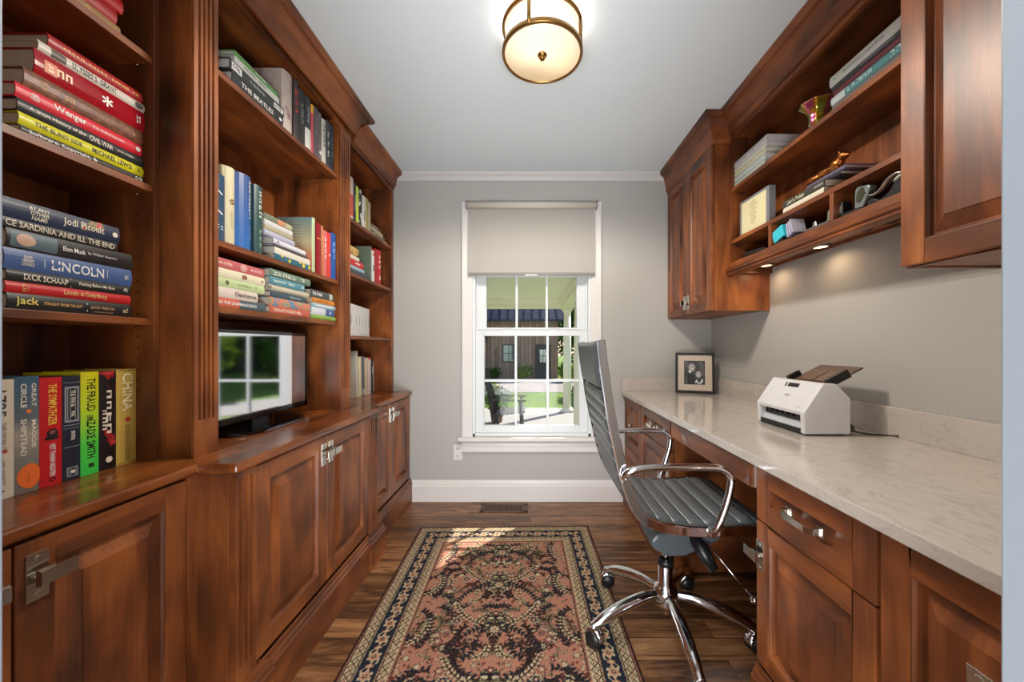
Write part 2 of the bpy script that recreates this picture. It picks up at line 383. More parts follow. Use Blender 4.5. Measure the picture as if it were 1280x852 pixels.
# ---------------------------------------------------------------- ceiling light
LX, LY, LR, LZ = .047, 1.47, .158, 2.30
cl = thing('ceiling_light', 'round brass and frosted glass drum light mounted on the ceiling', 'ceiling light', (LX, LY, CZ))
def glow(name, col, e, rough=.3):
    m, n, l, b_ = mat(name); b_.inputs['Base Color'].default_value = lin((236, 226, 208)); b_.inputs['Roughness'].default_value = rough
    b_.inputs['Emission Color'].default_value = lin(col); b_.inputs['Emission Strength'].default_value = e
    return m
def disc_glow():
    m, n, l, b_ = mat('frosted_glass_disc'); b_.inputs['Base Color'].default_value = lin((225, 214, 196)); b_.inputs['Roughness'].default_value = .15
    tc = n.new('ShaderNodeTexCoord')
    b_.inputs['Emission Color'].default_value = lin((255, 222, 172))
    # two bulbs behind the glass
    tot = None
    for bx, by in ((-.055, -.01), (.06, .03)):
        d = n.new('ShaderNodeVectorMath'); d.operation = 'DISTANCE'; d.inputs[1].default_value = (bx, by, LZ-CZ); l.new(tc.outputs['Object'], d.inputs[0])
        mr = n.new('ShaderNodeMapRange'); mr.inputs[1].default_value = 0; mr.inputs[2].default_value = .13; mr.inputs[3].default_value = .34; mr.inputs[4].default_value = 0; mr.interpolation_type = 'SMOOTHERSTEP'
        l.new(d.outputs['Value'], mr.inputs[0])
        if tot is None: tot = mr
        else:
            a = n.new('ShaderNodeMath'); a.operation = 'ADD'; l.new(tot.outputs[0], a.inputs[0]); l.new(mr.outputs[0], a.inputs[1]); tot = a
    a = n.new('ShaderNodeMath'); a.operation = 'MULTIPLY_ADD'; a.inputs[1].default_value = 1.0; a.inputs[2].default_value = .42; l.new(tot.outputs[0], a.inputs[0])
    l.new(a.outputs[0], b_.inputs['Emission Strength'])
    return m
MB().lathe([(LR-.006, LZ+.002), (LR-.006, LZ+.006)], (LX, LY, 0), 64).build('glass_disc', disc_glow(), cl)
MB().lathe([(LR-.012, LZ+.012), (LR-.012, LZ+.108), (LR-.015, LZ+.108), (LR-.015, LZ+.012)], (LX, LY, 0), 64, ring=True).build('glass_drum', glow('frosted_glass_drum', (255, 238, 214), FIXTURE_E), cl)
for z, h in ((LZ-.002, .016), (LZ+.098, .012)):
    MB().lathe([(LR-.010, z), (LR, z), (LR+.001, z+.004), (LR, z+h), (LR-.010, z+h)], (LX, LY, 0), 64, ring=True).build('brass_ring', BRASS, cl)
for a in (-20, -110, 160, 70):
    a = math.radians(a); MB().cyl((LX+(LR-.005)*math.cos(a), LY+(LR-.005)*math.sin(a), LZ), .0065, .105, 'Z', 10).build('brass_bar', BRASS, cl)
MB().lathe([(.001, LZ-.020), (.008, LZ-.018), (.012, LZ-.011), (.010, LZ-.006), (.018, LZ-.003), (.019, LZ+.003)], (LX, LY, 0), 20).build('finial', BRASS, cl)
MB().lathe([(.05, CZ-.022), (.065, CZ-.016), (.068, CZ), (.02, CZ)], (LX, LY, 0), 40).cyl((LX, LY, LZ+.1), .012, CZ-LZ-.1).build('canopy', BRASS, cl)
MB().lathe([(LR-.012, LZ+.106), (.02, LZ+.106), (.02, LZ+.108), (LR-.012, LZ+.108)], (LX, LY, 0), 40, ring=True).build('top_plate', glow('frosted_top', (255, 240, 216), .8), cl)
for a in (30, 150, 270):
    a = math.radians(a)
    lamp('ceiling_bulb', 'SPOT', FIXTURE_P, (.09*math.cos(a), .09*math.sin(a), LZ-CZ-.012), (1, .90, .78), cl, spot_size=math.radians(172), spot_blend=.35, shadow_soft_size=0.0)
lamp('ceiling_bulb_up', 'AREA', .7, (0, 0, -.028), (1, .88, .74), cl, (PI, 0, 0), shape='DISK', size=.34)
# ================================================================ CABINETRY HELPERS
def crown_prof(zc=CZ, h=.115, p=.085):
    pts = [(0, zc-h), (.010, zc-h), (.010, zc-h+.012), (.016, zc-h+.018)]
    for k in range(7):   # cove then bead
        a = PI/2*k/6; pts.append((.018+(p-.034)*(1-math.cos(a)), zc-h+.022+(h-.050)*math.sin(a)))
    pts += [(p-.012, zc-.026), (p-.004, zc-.018), (p, zc-.010), (p, zc-.001), (0, zc-.001)]
    return pts
def raised(parent, name, s, X, y0, y1, z0, z1, wd=.058, t=.02, flat=False, rail=None):
    """a door or drawer front whose outer face lies in the plane X and looks along s*X"""
    rail = rail or wd; b = MB(); xi = X-s*t
    b.box(xi, X, y0, y0+wd, z0, z1, 1).box(xi, X, y1-wd, y1, z0, z1, 1)
    b.box(xi, X, y0+wd, y1-wd, z0, z0+rail, 0).box(xi, X, y0+wd, y1-wd, z1-rail, z1, 0)
    d = b.build(name, [WY, WZ], parent, bevel=.0025)
    a0, a1, c0, c1 = y0+wd, y1-wd, z0+rail, z1-rail; e = .0; V = []; F = []
    if flat: rings = [(0, .0095), (.006, .013)]
    else: rings = [(0, .004), (.004, .010), (.006, .0175), (.011, .0175), (.045, .0015), (.0455, .0)]
    if not flat and min(a1-a0, c1-c0) < .12: rings = [(0, .010), (.004, .0155), (.022, .0035)]
    for q, dp in rings:
        for yy, zz in ((a0+q, c0+q), (a1-q, c0+q), (a1-q, c1-q), (a0+q, c1-q)): V.append((X-s*dp, yy, zz))
    for k in range(len(rings)-1):
        for i in range(4): F.append((k*4+i, k*4+(i+1) % 4, k*4+4+(i+1) % 4, k*4+4+i))
    k = (len(rings)-1)*4; F.append((k, k+1, k+2, k+3))
    # back of the panel keeps it solid
    nb = len(V); V += [(xi+s*.001, a0, c0), (xi+s*.001, a1, c0), (xi+s*.001, a1, c1), (xi+s*.001, a0, c1)]
    F += [(nb+3, nb+2, nb+1, nb)]+[(i, nb+i, nb+(i+1) % 4, (i+1) % 4) for i in range(4)]
    MB().add(V, F).build('panel', WZ if (c1-c0) > (a1-a0)*.8 else WY, d)
    return d
def latch(door, s, X, y, z, way=1):
    """plate with two screws and a turn bar pointing along way*Y"""
    b = MB(); x1 = X+s*.003
    b.box(X, x1, y-.017, y+.017, z-.045, z+.045)
    b.box(x1, X+s*.0045, y-.017, y+.017, z+.006, z+.010)
    b.cyl((min(x1, x1+s*.018), y, z), .007, .018, 'X', 14)
    b.box(X+s*.020, X+s*.026, y-way*.012, y+way*.046, z-.014, z+.014)
    b.box(X+s*.014, X+s*.022, y-.012, y+.012, z-.016, z+.016)
    for dz in (-.034, .034):
        b.cyl((min(x1, x1+s*.002), y, z+dz), .0055, .002, 'X', 12)
    return b.build('latch', NICKEL, door, bevel=.0012)
def pull(front, s, X, y, z, L=.13):
    b = MB()
    for sg in (-1, 1):
        yy = y+sg*L/2
        b.box(X, X+s*.003, yy-sg*.024, yy, z-.013, z+.013)
        b.box(X+s*.003, X+s*.022, yy-sg*.016, yy-sg*.006, z-.009, z+.009)
    b.prism([(X+s*.022, y-L/2+.004), (X+s*.032, y-L/2+.026), (X+s*.032, y+L/2-.026), (X+s*.022, y+L/2-.004), (X+s*.017, y+L/2-.004), (X+s*.026, y+L/2-.028), (X+s*.026, y-L/2+.028), (X+s*.017, y-L/2+.004)], z-.009, z+.009, 'Z')
    return b.build('pull_handle', NICKEL, front, bevel=.001)
def fluted(parent, s, X, y0, y1, z0, z1, n=3, zg0=None, zg1=None, t=.02, depth=.0075):
    zg0 = zg0 if zg0 is not None else z0+.05; zg1 = zg1 if zg1 is not None else z1-.05; b = MB(); xi = X-s*t
    b.box(xi, X-s*depth, y0, y1, z0, z1); W = y1-y0; g = W*(.13 if n == 3 else .10); m = W*.17; gap = (W-2*m-n*g)/(n-1)
    b.box(X-s*depth, X, y0, y1, z0, zg0).box(X-s*depth, X, y0, y1, zg1, z1)
    e = [y0]
    for k in range(n): e += [y0+m+k*(g+gap), y0+m+k*(g+gap)+g]
    e.append(y1)
    for k in range(0, len(e), 2): b.box(X-s*depth, X, e[k], e[k+1], zg0, zg1)
    return b.build('fluted_pilaster', WZ, parent)
def carcass(parent, s, Xf, Xb, y0, y1, z0, z1, t=.019, top=False, bottom=True, n='side_panel'):
    """sides, back and bottom of a box that is open towards s*X"""
    MB().box(Xb, Xf, y0, y0+t, z0, z1).build(n, WZ, parent, bevel=.0015)
    MB().box(Xb, Xf, y1-t, y1, z0, z1).build(n, WZ, parent, bevel=.0015)
    MB().box(Xb, Xb+s*.012, y0+t, y1-t, z0, z1).build('back_panel', WZ, parent)
    if bottom: MB().box(Xb+s*.012, Xf, y0+t, y1-t, z0, z0+t).build('bottom_panel', WY, parent)
    if top: MB().box(Xb+s*.012, Xf, y0+t, y1-t, z1-t, z1).build('top_panel', WY, parent)
def shelf(parent, s, Xf, Xb, y0, y1, ztop, t=.02):
    o = MB().box(Xb+s*.012, Xf, y0, y1, ztop-t, ztop).build('shelf', WY, parent, bevel=.0015)
    for yy in (y0+.004, y1-.004): MB().cyl((Xf-s*.04, yy-.004, ztop-t-.004), .0035, .008, 'Y', 8).build('shelf_pin', NICKEL, o)
    return o
BASEP = [(0, .0), (.018, 0), (.018, .128), (.020, .134), (.014, .142), (.013, .150), (.007, .158), (.005, .172), (0, .174)]

# ================================================================ LEFT WALL
XB = WL+.002; CT = .82       # counter top height
# --- base cabinets
def left_base(name, label, X, y0, y1, doors, latches, ends, zlo=.174):
    c = thing(name, label, 'cabinet', (X-.2, (y0+y1)/2, 0), 'cherry base cabinets along the bookcase wall')
    carcass(c, 1, X-.021, XB, y0, y1, .02, .79)
    MB().box(X-.040, X-.021, y0+.002, y1-.002, .15, .79).build('face_frame', WZ, c)
    for (a, e), (ly, way) in zip(doors, latches):
        d = raised(c, 'door', 1, X, a, e, .186, .783)
        latch(d, 1, X, ly, .712, way)
    MB().sweep(BASEP, ends, 1).build('plinth', WY, c)
    return c
near = left_base('base_cabinet', 'dark cherry base cabinet nearest the doorway, set back, with wide raised panel door', -.945, .33, 1.058,
    [(.335, .678), (.682, 1.022)], [(.648, -1), (.712, 1)], [(-.945, .33), (-.945, 1.036)])
midc = left_base('base_cabinet', 'cherry base cabinet standing forward under the television, between fluted pilasters', -.84, 1.06, 2.05,
    [(1.145, 1.536), (1.540, 1.935)], [(1.512, 1), (1.564, 1)], [(-.945, 1.058), (-.84, 1.058), (-.84, 2.052), (-.895, 2.052)])
farc = left_base('base_cabinet', 'cherry base cabinet in the far left corner with narrow doors, against the grey wall', -.895, 2.054, 2.772,
    [(2.075, 2.405), (2.409, 2.76)], [(2.38, 1), (2.434, 1)], [(-.895, 2.076), (-.895, 2.772)])
MB().box(-.966, -.945, 1.024, 1.057, .174, .79).build('stile', WZ, near)
fluted(midc, 1, -.84, 1.06, 1.141, .174, .79, 3, .22, .765)
fluted(midc, 1, -.84, 1.939, 2.05, .174, .79, 3, .22, .765)
for a, e in ((1.052, 1.15), (1.925, 2.058)):   # plinth blocks under the pilasters
    MB().sweep([(o+.012 if o > 0 else 0, z) for o, z in BASEP], [(-.87, a), (-.84, a), (-.84, e), (-.87, e)], 1).build('plinth_block', WY, midc)
# --- worktop: one board stepping out over the centre section
P = [(XB, .335), (-.935, .335), (-.935, 1.042), (-.822, 1.042), (-.822, 2.078), (-.880, 2.078), (-.880, 2.772), (XB, 2.772)]
wt = MB().prism(P, .791, CT, 'Z').build('wooden_worktop', wood('Y', 1.0, 'cherry_worktop', rough=.2), bevel=.009, segs=4)
tag(wt, 'long cherry wood counter running under all the left bookcases, stepped forward in the middle', 'countertop')
# --- bookcases
def left_case(label, X, y0, y1, shelves, z0=CT, frame0=.019, frame1=.019, hz=2.30):
    c = thing('bookcase', label, 'bookcase', (X-.12, (y0+y1)/2, z0), 'open cherry bookcases on the left wall')
    MB().box(XB, X, y0, y0+frame0, z0, CZ-.002).build('side_panel', WZ, c, bevel=.0015)
    MB().box(XB, X, y1-frame1, y1, z0, CZ-.002).build('side_panel', WZ, c, bevel=.0015)
    MB().box(XB, XB+.012, y0+frame0, y1-frame1, z0, CZ-.002).build('back_panel', WZ, c)
    MB().box(X-.02, X, y0+frame0, y1-frame1, hz, CZ-.002).build('header', WY, c, bevel=.0015)
    MB().box(XB+.012, X-.02, y0+frame0, y1-frame1, hz+.012, hz+.03).build('top_panel', WY, c)
    for z in shelves: shelf(c, 1, X-.004, XB, y0+frame0, y1-frame1, z)
    b = MB()   # rows of shelf pin holes in the side panels
    for zz in [z0+.2+.032*k for k in range(44)]:
        if zz < hz-.03:
            b.cyl((X-.045, y1-frame1-.0006, zz), .0028, .0008, 'Y', 8)
    b.build('pin_holes', plain((28, 14, 8), .7, name='hole'), c)
    return c
near_u = left_case('open dark cherry bookcase section nearest the doorway holding stacks of thick hardbacks', -1.09, .33, 1.094, [1.987, 1.615, 1.2306], frame1=.017)
mid_u = left_case('forward-standing middle bookcase section with tall fluted pilasters around the television niche', -.999, 1.095, 2.046, [2.043, 1.495, 1.2796], frame0=.085, frame1=.107, hz=2.32)
far_u = left_case('shallow bookcase section in the far left corner next to the grey wall', -1.02, 2.048, 2.772, [1.885, 1.575, 1.213], frame1=.035)
fluted(mid_u, 1, -.99, 1.095, 1.180, CT, 2.325, 4, .93, 2.27, t=.009)
fluted(mid_u, 1, -.99, 1.939, 2.046, CT, 2.325, 4, .93, 2.27, t=.009)
def arch(parent, s, X, y0, y1, z, zt):   # header board whose lower edge drops in an ogee at both ends
    pl = [(y0, zt), (y0, z-.018), (y0+.02, z-.018), (y0+.035, z-.014), (y0+.05, z), (y1-.05, z), (y1-.035, z-.014), (y1-.02, z-.018), (y1, z-.018), (y1, zt)]
    MB().prism(pl, X-.019, X, 'X').build('shaped_header', WY, parent, bevel=.001)
arch(mid_u, 1, -.99, 1.180, 1.939, 2.315, 2.345)
MB().sweep(crown_prof(), [(-1.089, 1.095), (-.975, 1.095), (-.975, 2.047), (-1.017, 2.047)], 1).build('crown_molding', WY, mid_u)
MB().sweep(crown_prof(p=.075), [(-1.02, 2.138), (-1.02, 2.772)], 1).build('crown_molding', WY, far_u)
MB().sweep(crown_prof(), [(-1.09, .33), (-1.09, 1.005)], 1).build('crown_molding', WY, near_u)

# ================================================================ RIGHT WALL
RT = .82; XR = WR-.002
def quartz():
    m, n, l, b = mat('veined_quartz'); tc = n.new('ShaderNodeTexCoord')
    mp = n.new('ShaderNodeMapping'); mp.inputs['Scale'].default_value = (3, 1.6, 3); mp.inputs['Rotation'].default_value = (0, 0, .7); l.new(tc.outputs['Object'], mp.inputs[0])
    n1 = n.new('ShaderNodeTexNoise'); n1.inputs['Scale'].default_value = 3.2; n1.inputs['Detail'].default_value = 8; n1.inputs['Distortion'].default_value = 1.6; l.new(mp.outputs[0], n1.inputs[0])
    r = ramp(n, [(.47, (202, 193, 184)), (.498, (190, 181, 172)), (.502, (190, 181, 172)), (.53, (202, 193, 184))]); l.new(n1.outputs[0], r.inputs[0])
    n2 = n.new('ShaderNodeTexNoise'); n2.inputs['Scale'].default_value = 14; l.new(tc.outputs['Object'], n2.inputs[0])
    mx = n.new('ShaderNodeMix'); mx.data_type = 'RGBA'; mx.blend_type = 'MULTIPLY'; mx.inputs[0].default_value = .10
    l.new(r.outputs[0], mx.inputs[6]); l.new(n2.outputs[0], mx.inputs[7]); l.new(mx.outputs[2], b.inputs['Base Color'])
    b.inputs['Roughness'].default_value = .10; b.inputs['Specular IOR Level'].default_value = .7
    return m
Q = quartz()
ct = thing('stone_countertop', 'pale veined quartz desk top running the length of the right wall', 'countertop', (1.0, 1.6, .789))
MB().box(.679, XR, .335, 2.772, .789, RT).build('slab', Q, ct, bevel=.003)
MB().box(XR-.02, XR, .335, 2.750, RT, .928).build('backsplash', Q, ct, bevel=.0015, label='low quartz upstand along the right wall')
MB().box(.679, XR, 2.752, 2.772, RT, .918).build('backsplash', Q, ct, bevel=.0015, label='low quartz upstand on the window wall')
XF = .70
def right_base(label, y0, y1, ends=True):
    c = thing('base_cabinet', label, 'cabinet', (XF+.25, (y0+y1)/2, 0), 'cherry base cabinets under the quartz desk top')
    carcass(c, -1, XF+.021, XR, y0, y1, .02, .788)
    MB().box(XF+.021, XF+.040, y0+.001, y1-.001, .15, .788).build('face_frame', WZ, c)
    return c
c3 = right_base('cherry base cabinet at the lower right corner with one tall raised panel door', .34, .748)
d = raised(c3, 'door', -1, XF, .343, .745, .186, .783, .058); latch(d, -1, XF-.0, .578, .60, -1)
c2 = right_base('cherry cabinet right of the desk chair, one drawer with bar pull above a door', .750, 1.155)
d = raised(c2, 'drawer', -1, XF, .754, 1.152, .623, .783, .056, flat=True); pull(d, -1, XF+.0, .952, .703)
d = raised(c2, 'door', -1, XF, .754, 1.152, .186, .618, .056); latch(d, -1, XF, 1.132, .515, 1)
c1 = right_base('cherry cabinet just beyond the knee space, shallow drawer with pull over a panelled door', 1.862, 2.358)
d = raised(c1, 'drawer', -1, XF, 1.866, 2.355, .623, .783, .056, flat=True); pull(d, -1, XF, 2.11, .703)
d = raised(c1, 'door', -1, XF, 1.866, 2.355, .186, .618, .056); latch(d, -1, XF, 1.90, .52, 1)
c0 = right_base('cherry drawer cabinet in the far right corner against the window wall', 2.360, 2.772)
for za, zb in ((.43, .783), (.186, .425)):
    d = raised(c0, 'drawer', -1, XF, 2.364, 2.765, za, zb, .056)
    MB().lathe([(.001, -.024), (.010, -.022), (.013, -.016), (.006, -.008), (.008, 0)], (XF, 2.565, (za+zb)/2-.0), 16, axis='X').build('knob', NICKEL, d)
for c, a, e in ((c3, .34, .749), (c2, .749, 1.157), (c1, 1.860, 2.359), (c0, 2.359, 2.772)):
    MB().sweep(BASEP, [(XF+.004, a), (XF+.004, e)], -1).build('plinth', WY, c)
kh = thing('desk_apron', 'cherry apron with rounded ends and back panel over the knee space', 'desk panel', (XF+.3, 1.51, .3))
b = MB(); r = .022; pl = []
for k in range(7): a = PI/2*k/6; pl.append((XF+.03-.030*math.sin(a)-.004, 1.162+r-r*math.cos(a)))
for k in range(7): a = PI/2*k/6; pl.append((XF+.03-.030*math.cos(a)-.004, 1.858-r+r*math.sin(a)))
b.prism(pl, .705, .780, 'Z').build('apron_board', WY, kh, bevel=.003)
MB().box(XF+.02, XF+.04, 1.157, 1.860, .70, .788).build('apron_rail', WY, kh)
MB().box(XR-.02, XR, 1.157, 1.860, 0, .788).build('knee_back_panel', WZ, kh)
# --- wall cabinets
def wall_cab(label, y0, y1, z0, X=1.02, ycrown=None):
    c = thing('wall_cabinet', label, 'cabinet', (X+.15, (y0+y1)/2, z0), 'closed cherry wall cabinets on the right')
    MB().box(X+.021, XR, y0, y0+.019, z0, CZ-.002).build('side_panel', WZ, c, bevel=.0015)
    MB().box(X+.021, XR, y1-.019, y1, z0, CZ-.002).build('side_panel', WZ, c, bevel=.0015)
    MB().box(X+.021, XR, y0+.019, y1-.019, z0+.004, z0+.022).build('bottom_panel', WY, c)
    MB().box(XR-.01, XR, y0+.019, y1-.019, z0+.022, CZ-.002).build('back_panel', WZ, c)
    MB().box(X+.010, X+.030, y0, y1, 2.29, CZ-.002).build('header', WY, c)
    MB().box(X+.022, X+.040, y0+.001, y1-.001, z0+.001, 2.29).build('face_frame', WZ, c)
    return c
u1 = wall_cab('tall cherry wall cabinet with two narrow panelled doors, hanging in the far right corner', 2.095, 2.772, 1.352)
d = raised(u1, 'door', -1, 1.02, 2.100, 2.432, 1.356, 2.285, .056); latch(d, -1, 1.02, 2.408, 1.435, 1)
d = raised(u1, 'door', -1, 1.02, 2.436, 2.766, 1.356, 2.285, .056); latch(d, -1, 1.02, 2.460, 1.435, -1)
MB().sweep(crown_prof(h=.155, p=.075), [(1.12, 2.093), (1.028, 2.093), (1.028, 2.772)], -1).build('crown_molding', WY, u1)
u3 = wall_cab('cherry wall cabinet with big raised panel door at the upper right near the doorway', .34, 1.030, 1.365)
for a, e in ((.345, .683), (.687, 1.026)):
    d = raised(u3, 'door', -1, 1.02, a, e, 1.369, 2.285, .062)
    latch(d, -1, 1.02, a+.03 if a > .5 else e-.03, 1.45, -1 if a > .5 else 1)
MB().sweep(crown_prof(h=.155, p=.075), [(1.028, .34), (1.028, 1.032), (1.12, 1.032)], -1).build('crown_molding', WY, u3)
# --- open shelves between
XS = 1.12
u2 = thing('open_wall_shelf', 'open cherry wall shelves with small cubbies above the desk', 'shelf unit', (XS+.1, 1.56, 1.545))
y0, y1 = 1.032, 2.093
MB().box(XS, XR, y0, y0+.019, 1.56, CZ-.002).build('side_panel', WZ, u2)
MB().box(XS, XR, y1-.019, y1, 1.56, CZ-.002).build('side_panel', WZ, u2)
MB().box(XR-.012, XR, y0+.019, y1-.019, 1.59, CZ-.002).build('back_panel', WZ, u2)
MB().box(XS, XS+.02, y0+.019, y1-.019, 2.302, CZ-.002).build('header', WY, u2, bevel=.0015)
MB().box(XS+.02, XR-.012, y0+.019, y1-.019, 2.315, 2.333).build('top_panel', WY, u2)
for z in (2.03, 1.742): MB().box(XS+.003, XR-.012, y0+.019, y1-.019, z-.02, z).build('shelf', WY, u2, bevel=.0015)
MB().box(XS+.003, XR-.012, y0+.019, y1-.019, 1.598, 1.618).build('shelf', WY, u2, bevel=.0015)
for y in (1.389, 1.748): MB().box(XS+.003, XR-.012, y-.009, y+.009, 1.618, 1.722).build('divider', WZ, u2, bevel=.0015)
MB().box(XS-.004, XS+.014, y0+.004, y1-.004, 1.572, 1.617).build('front_rail', WY, u2, bevel=.002)
lp = [(0, 1.545), (.010, 1.545), (.016, 1.550), (.016, 1.556), (.011, 1.560), (.020, 1.566), (.022, 1.574), (.014, 1.582), (.008, 1.586), (0, 1.588)]
MB().sweep(lp, [(XS-.004, y0+.004), (XS-.004, y1-.004)], -1).build('light_rail', WY, u2)
MB().box(XS-.004, XS+.02, y0+.004, y1-.004, 1.545, 1.58).build('valance', WY, u2)
MB().sweep(crown_prof(h=.115, p=.088), [(XS, y0+.002), (XS, y1-.002)], -1).build('crown_molding', WY, u2)
pk = plain((70, 62, 52), .4, name='puck_ring')
def puck(y, x, z, label):
    t = thing('puck_light', label, 'light', (x, y, z), 'puck lights under the wall shelves')
    MB().lathe([(.036, z-.001), (.038, z-.012), (.030, z-.016), (.029, z-.012), (.012, z-.004)], (x, y, 0), 28).build('puck_ring', pk, t)
    MB().lathe([(.029, z-.0125), (.014, z-.0135)], (x, y, 0), 28).build('puck_lens', glow('puck_lens', (255, 214, 160), 6), t)
    lamp('puck_bulb', 'SPOT', PUCK_P, (0, 0, -.018), (1, .70, .44), t, spot_size=math.radians(168), spot_blend=1.0, shadow_soft_size=0)
puck(2.0, 1.265, 1.598, 'round lit puck light under the open shelves, farther one near the corner cabinet')
puck(1.626, 1.265, 1.598, 'round lit puck light under the open shelves, nearer one')
puck(.72, 1.20, 1.369, 'round puck light under the upper right cabinet beside the doorway')
# loose cord tucked below the shelf
pts = [(1.24, 1.50, 1.592), (1.235, 1.46, 1.583), (1.245, 1.42, 1.588), (1.25, 1.37, 1.58), (1.24, 1.33, 1.586), (1.255, 1.29, 1.581), (1.26, 1.24, 1.592)]
cb = MB().tube(pts, .004, 6).tube([(x+.008, y+.01, z+.002) for x, y, z in pts[1:]], .004, 6).build('lamp_cord', BLACK)
tag(cb, 'black cord bundled beneath the open shelves beside the nearer puck light', 'cord')
# ================================================================ RUG
def make_rug():
    W, Ln, res = 1.06, 1.72, .0033
    nx, ny = int(W/res), int(Ln/res)
    xs = (np.arange(nx+1)/nx-.5)*W; ys = (np.arange(ny+1)/ny-.5)*Ln
    X, Y = np.meshgrid(xs, ys, indexing='ij'); img = np.zeros(X.shape+(3,))
    rng = np.random.RandomState(5)
    navy, salmon, cream, brown, olive, red, dark = [(34, 40, 52), (166, 116, 96), (186, 170, 138), (82, 56, 42), (122, 114, 86), (134, 62, 54), (38, 28, 26)]
    img[:] = salmon
    img += (rng.rand(*X.shape)[..., None]-.5)*16
    # distance to the edge and running coordinate
    d = np.minimum(W/2-np.abs(X), Ln/2-np.abs(Y)); alongx = (Ln/2-np.abs(Y)) < (W/2-np.abs(X)); s = np.where(alongx, X, Y)
    FW, FL = W/2-.19, Ln/2-.19
    aX, aY = np.abs(X), Y
    def win(cx, cy, R):
        return (slice(max(0, int((cx-R+W/2)/res)), int((cx+R+W/2)/res)+2), slice(max(0, int((cy-R+Ln/2)/res)), int((cy+R+Ln/2)/res)+2))
    def leaf(cx, cy, a, L, w_, col, edge=dark):
        i, j = win(cx, cy, L*1.2); x = X[i, j]-cx; y = Y[i, j]-cy
        u = x*math.cos(a)+y*math.sin(a); v = -x*math.sin(a)+y*math.cos(a)
        q = (u/L)**2*1.0+(np.abs(v)/(w_*(1-.55*u/L+1e-3).clip(.2)))**2
        img[i, j][q < 1.0] = edge; img[i, j][q < .55] = col
    def ros(cx, cy, R, col, ctr, n=6, edge=navy):
        i, j = win(cx, cy, R*1.2); x = X[i, j]-cx; y = Y[i, j]-cy; r = np.hypot(x, y); t = np.arctan2(y, x)
        q = r/(R*(.8+.2*np.cos(n*t)))
        img[i, j][q < 1] = edge; img[i, j][q < .78] = col; img[i, j][q < .36] = ctr; img[i, j][q < .16] = cream
    def both(f, cx, cy, *a, ang=None, **k):
        for m in (1, -1):
            if ang is None: f(cx*m, cy, *a, **k)
            else: f(cx*m, cy, ang if m == 1 else PI-ang, *a, **k)
    def spray(cx, cy, a, L, col, n=7, curl=1.4):
        x, y = cx, cy
        for k in range(n):
            st = L/n; a2 = a+curl*(k/n); x += st*math.cos(a2); y += st*math.sin(a2)
            both(leaf, x, y, st*.62, .0030, brown, ang=a2)
            for sd in (-1, 1):
                aa = a2+sd*.95; both(leaf, x+.011*math.cos(aa), y+.011*math.sin(aa), .0105, .0052, col, ang=aa)
    # field: fine scatter, sprays, rosettes; mirrored left and right
    cols = [navy, cream, olive, brown, navy, dark]
    for k in range(900):
        cx, cy = rng.rand()*FW, (rng.rand()*2-1)*FL
        both(leaf, cx, cy, .006+.004*rng.rand(), .004, [cream, olive, red, cream][k % 4], ang=rng.rand()*6.28)
    for k in range(120):
        cx, cy = rng.rand()*(FW-.03), (rng.rand()*2-1)*(FL-.03)
        spray(cx, cy, rng.rand()*6.28, .07+.06*rng.rand(), cols[k % 6], 6, rng.choice([-1.8, 1.8]))
    for k in range(110):
        cx, cy = rng.rand()*(FW-.02), (rng.rand()*2-1)*(FL-.02)
        both(ros, cx, cy, .011+.009*rng.rand(), [cream, red, salmon, olive][k % 4], [navy, cream, brown][k % 3])
    for cy in (-.56, -.28, 0, .28, .56):      # tree-like palmettes down the centre line
        for k in range(9): leaf(0, cy-.10+.022*k, PI/2, .014, .006, brown)
        for k, R in enumerate((.05, .038, .026)):
            for a in range(9):
                an = PI*a/8-.1; both(leaf, .85*R*math.cos(an)+.002, cy+.05*k*.6+R*math.sin(an), .017, .0075, [navy, cream, olive][(a+k) % 3], ang=an)
        ros(0, cy, .027, cream, red, 8); ros(0, cy+.09, .018, red, cream, 6)
        both(ros, .16, cy+.05, .025, navy, salmon, 8, edge=cream)
        for sd in (1, -1): spray(.03, cy+.02, .3*sd, .20, cream if sd > 0 else navy, 11, .9*sd)
        spray(.30, cy-.10, 2.2, .20, navy, 10, -1.2); spray(.29, cy+.08, -2.0, .16, cream, 9, 1.5)
    # borders
    img[d < .19] = dark
    def guard(a0, a1, base, c2, per):
        m = (d >= a0) & (d < a1); img[m] = base; mid = (a0+a1)/2; hw_ = (a1-a0)/2
        z = np.abs(((s/per) % 1)-.5)*2
        q = m & (np.abs(np.abs(d-mid)/hw_-z*.8) < .17); img[q] = c2
        q = m & (np.abs(d-mid) < hw_*.22) & (z > .8); img[q] = red
    guard(.008, .016, salmon, dark, .02); guard(.018, .052, cream, brown, .028); guard(.054, .062, brown, cream, .012)
    img[(d >= .062) & (d < .132)] = navy
    per = .082; z = ((s/per) % 1)-.5; dd = d-.097; u = z*per
    vine = (d >= .064) & (d < .130) & (np.abs(dd-.022*np.sin(2*PI*s/per)) < .0028); img[vine] = cream
    r = np.hypot(u, dd); t = np.arctan2(dd, u); R = .027*(.82+.18*np.cos(6*t)); B = (d >= .062) & (d < .132)
    img[B & (r < R)] = cream; img[B & (r < R*.72)] = (178, 128, 98); img[B & (r < R*.34)] = navy; img[B & (r < R*.16)] = cream
    u2 = (((s/per)+.5) % 1-.5)*per; r = np.hypot(u2, dd); t = np.arctan2(dd, u2); R = .015*(.75+.25*np.cos(4*t)); img[B & (r < R)] = (178, 128, 98); img[B & (r < R*.5)] = cream
    guard(.132, .140, brown, cream, .012); guard(.142, .176, cream, brown, .028); guard(.178, .188, salmon, dark, .02)
    img[d < .007] = (58, 36, 32)
    img *= (.93+.14*rng.rand(*X.shape))[..., None]
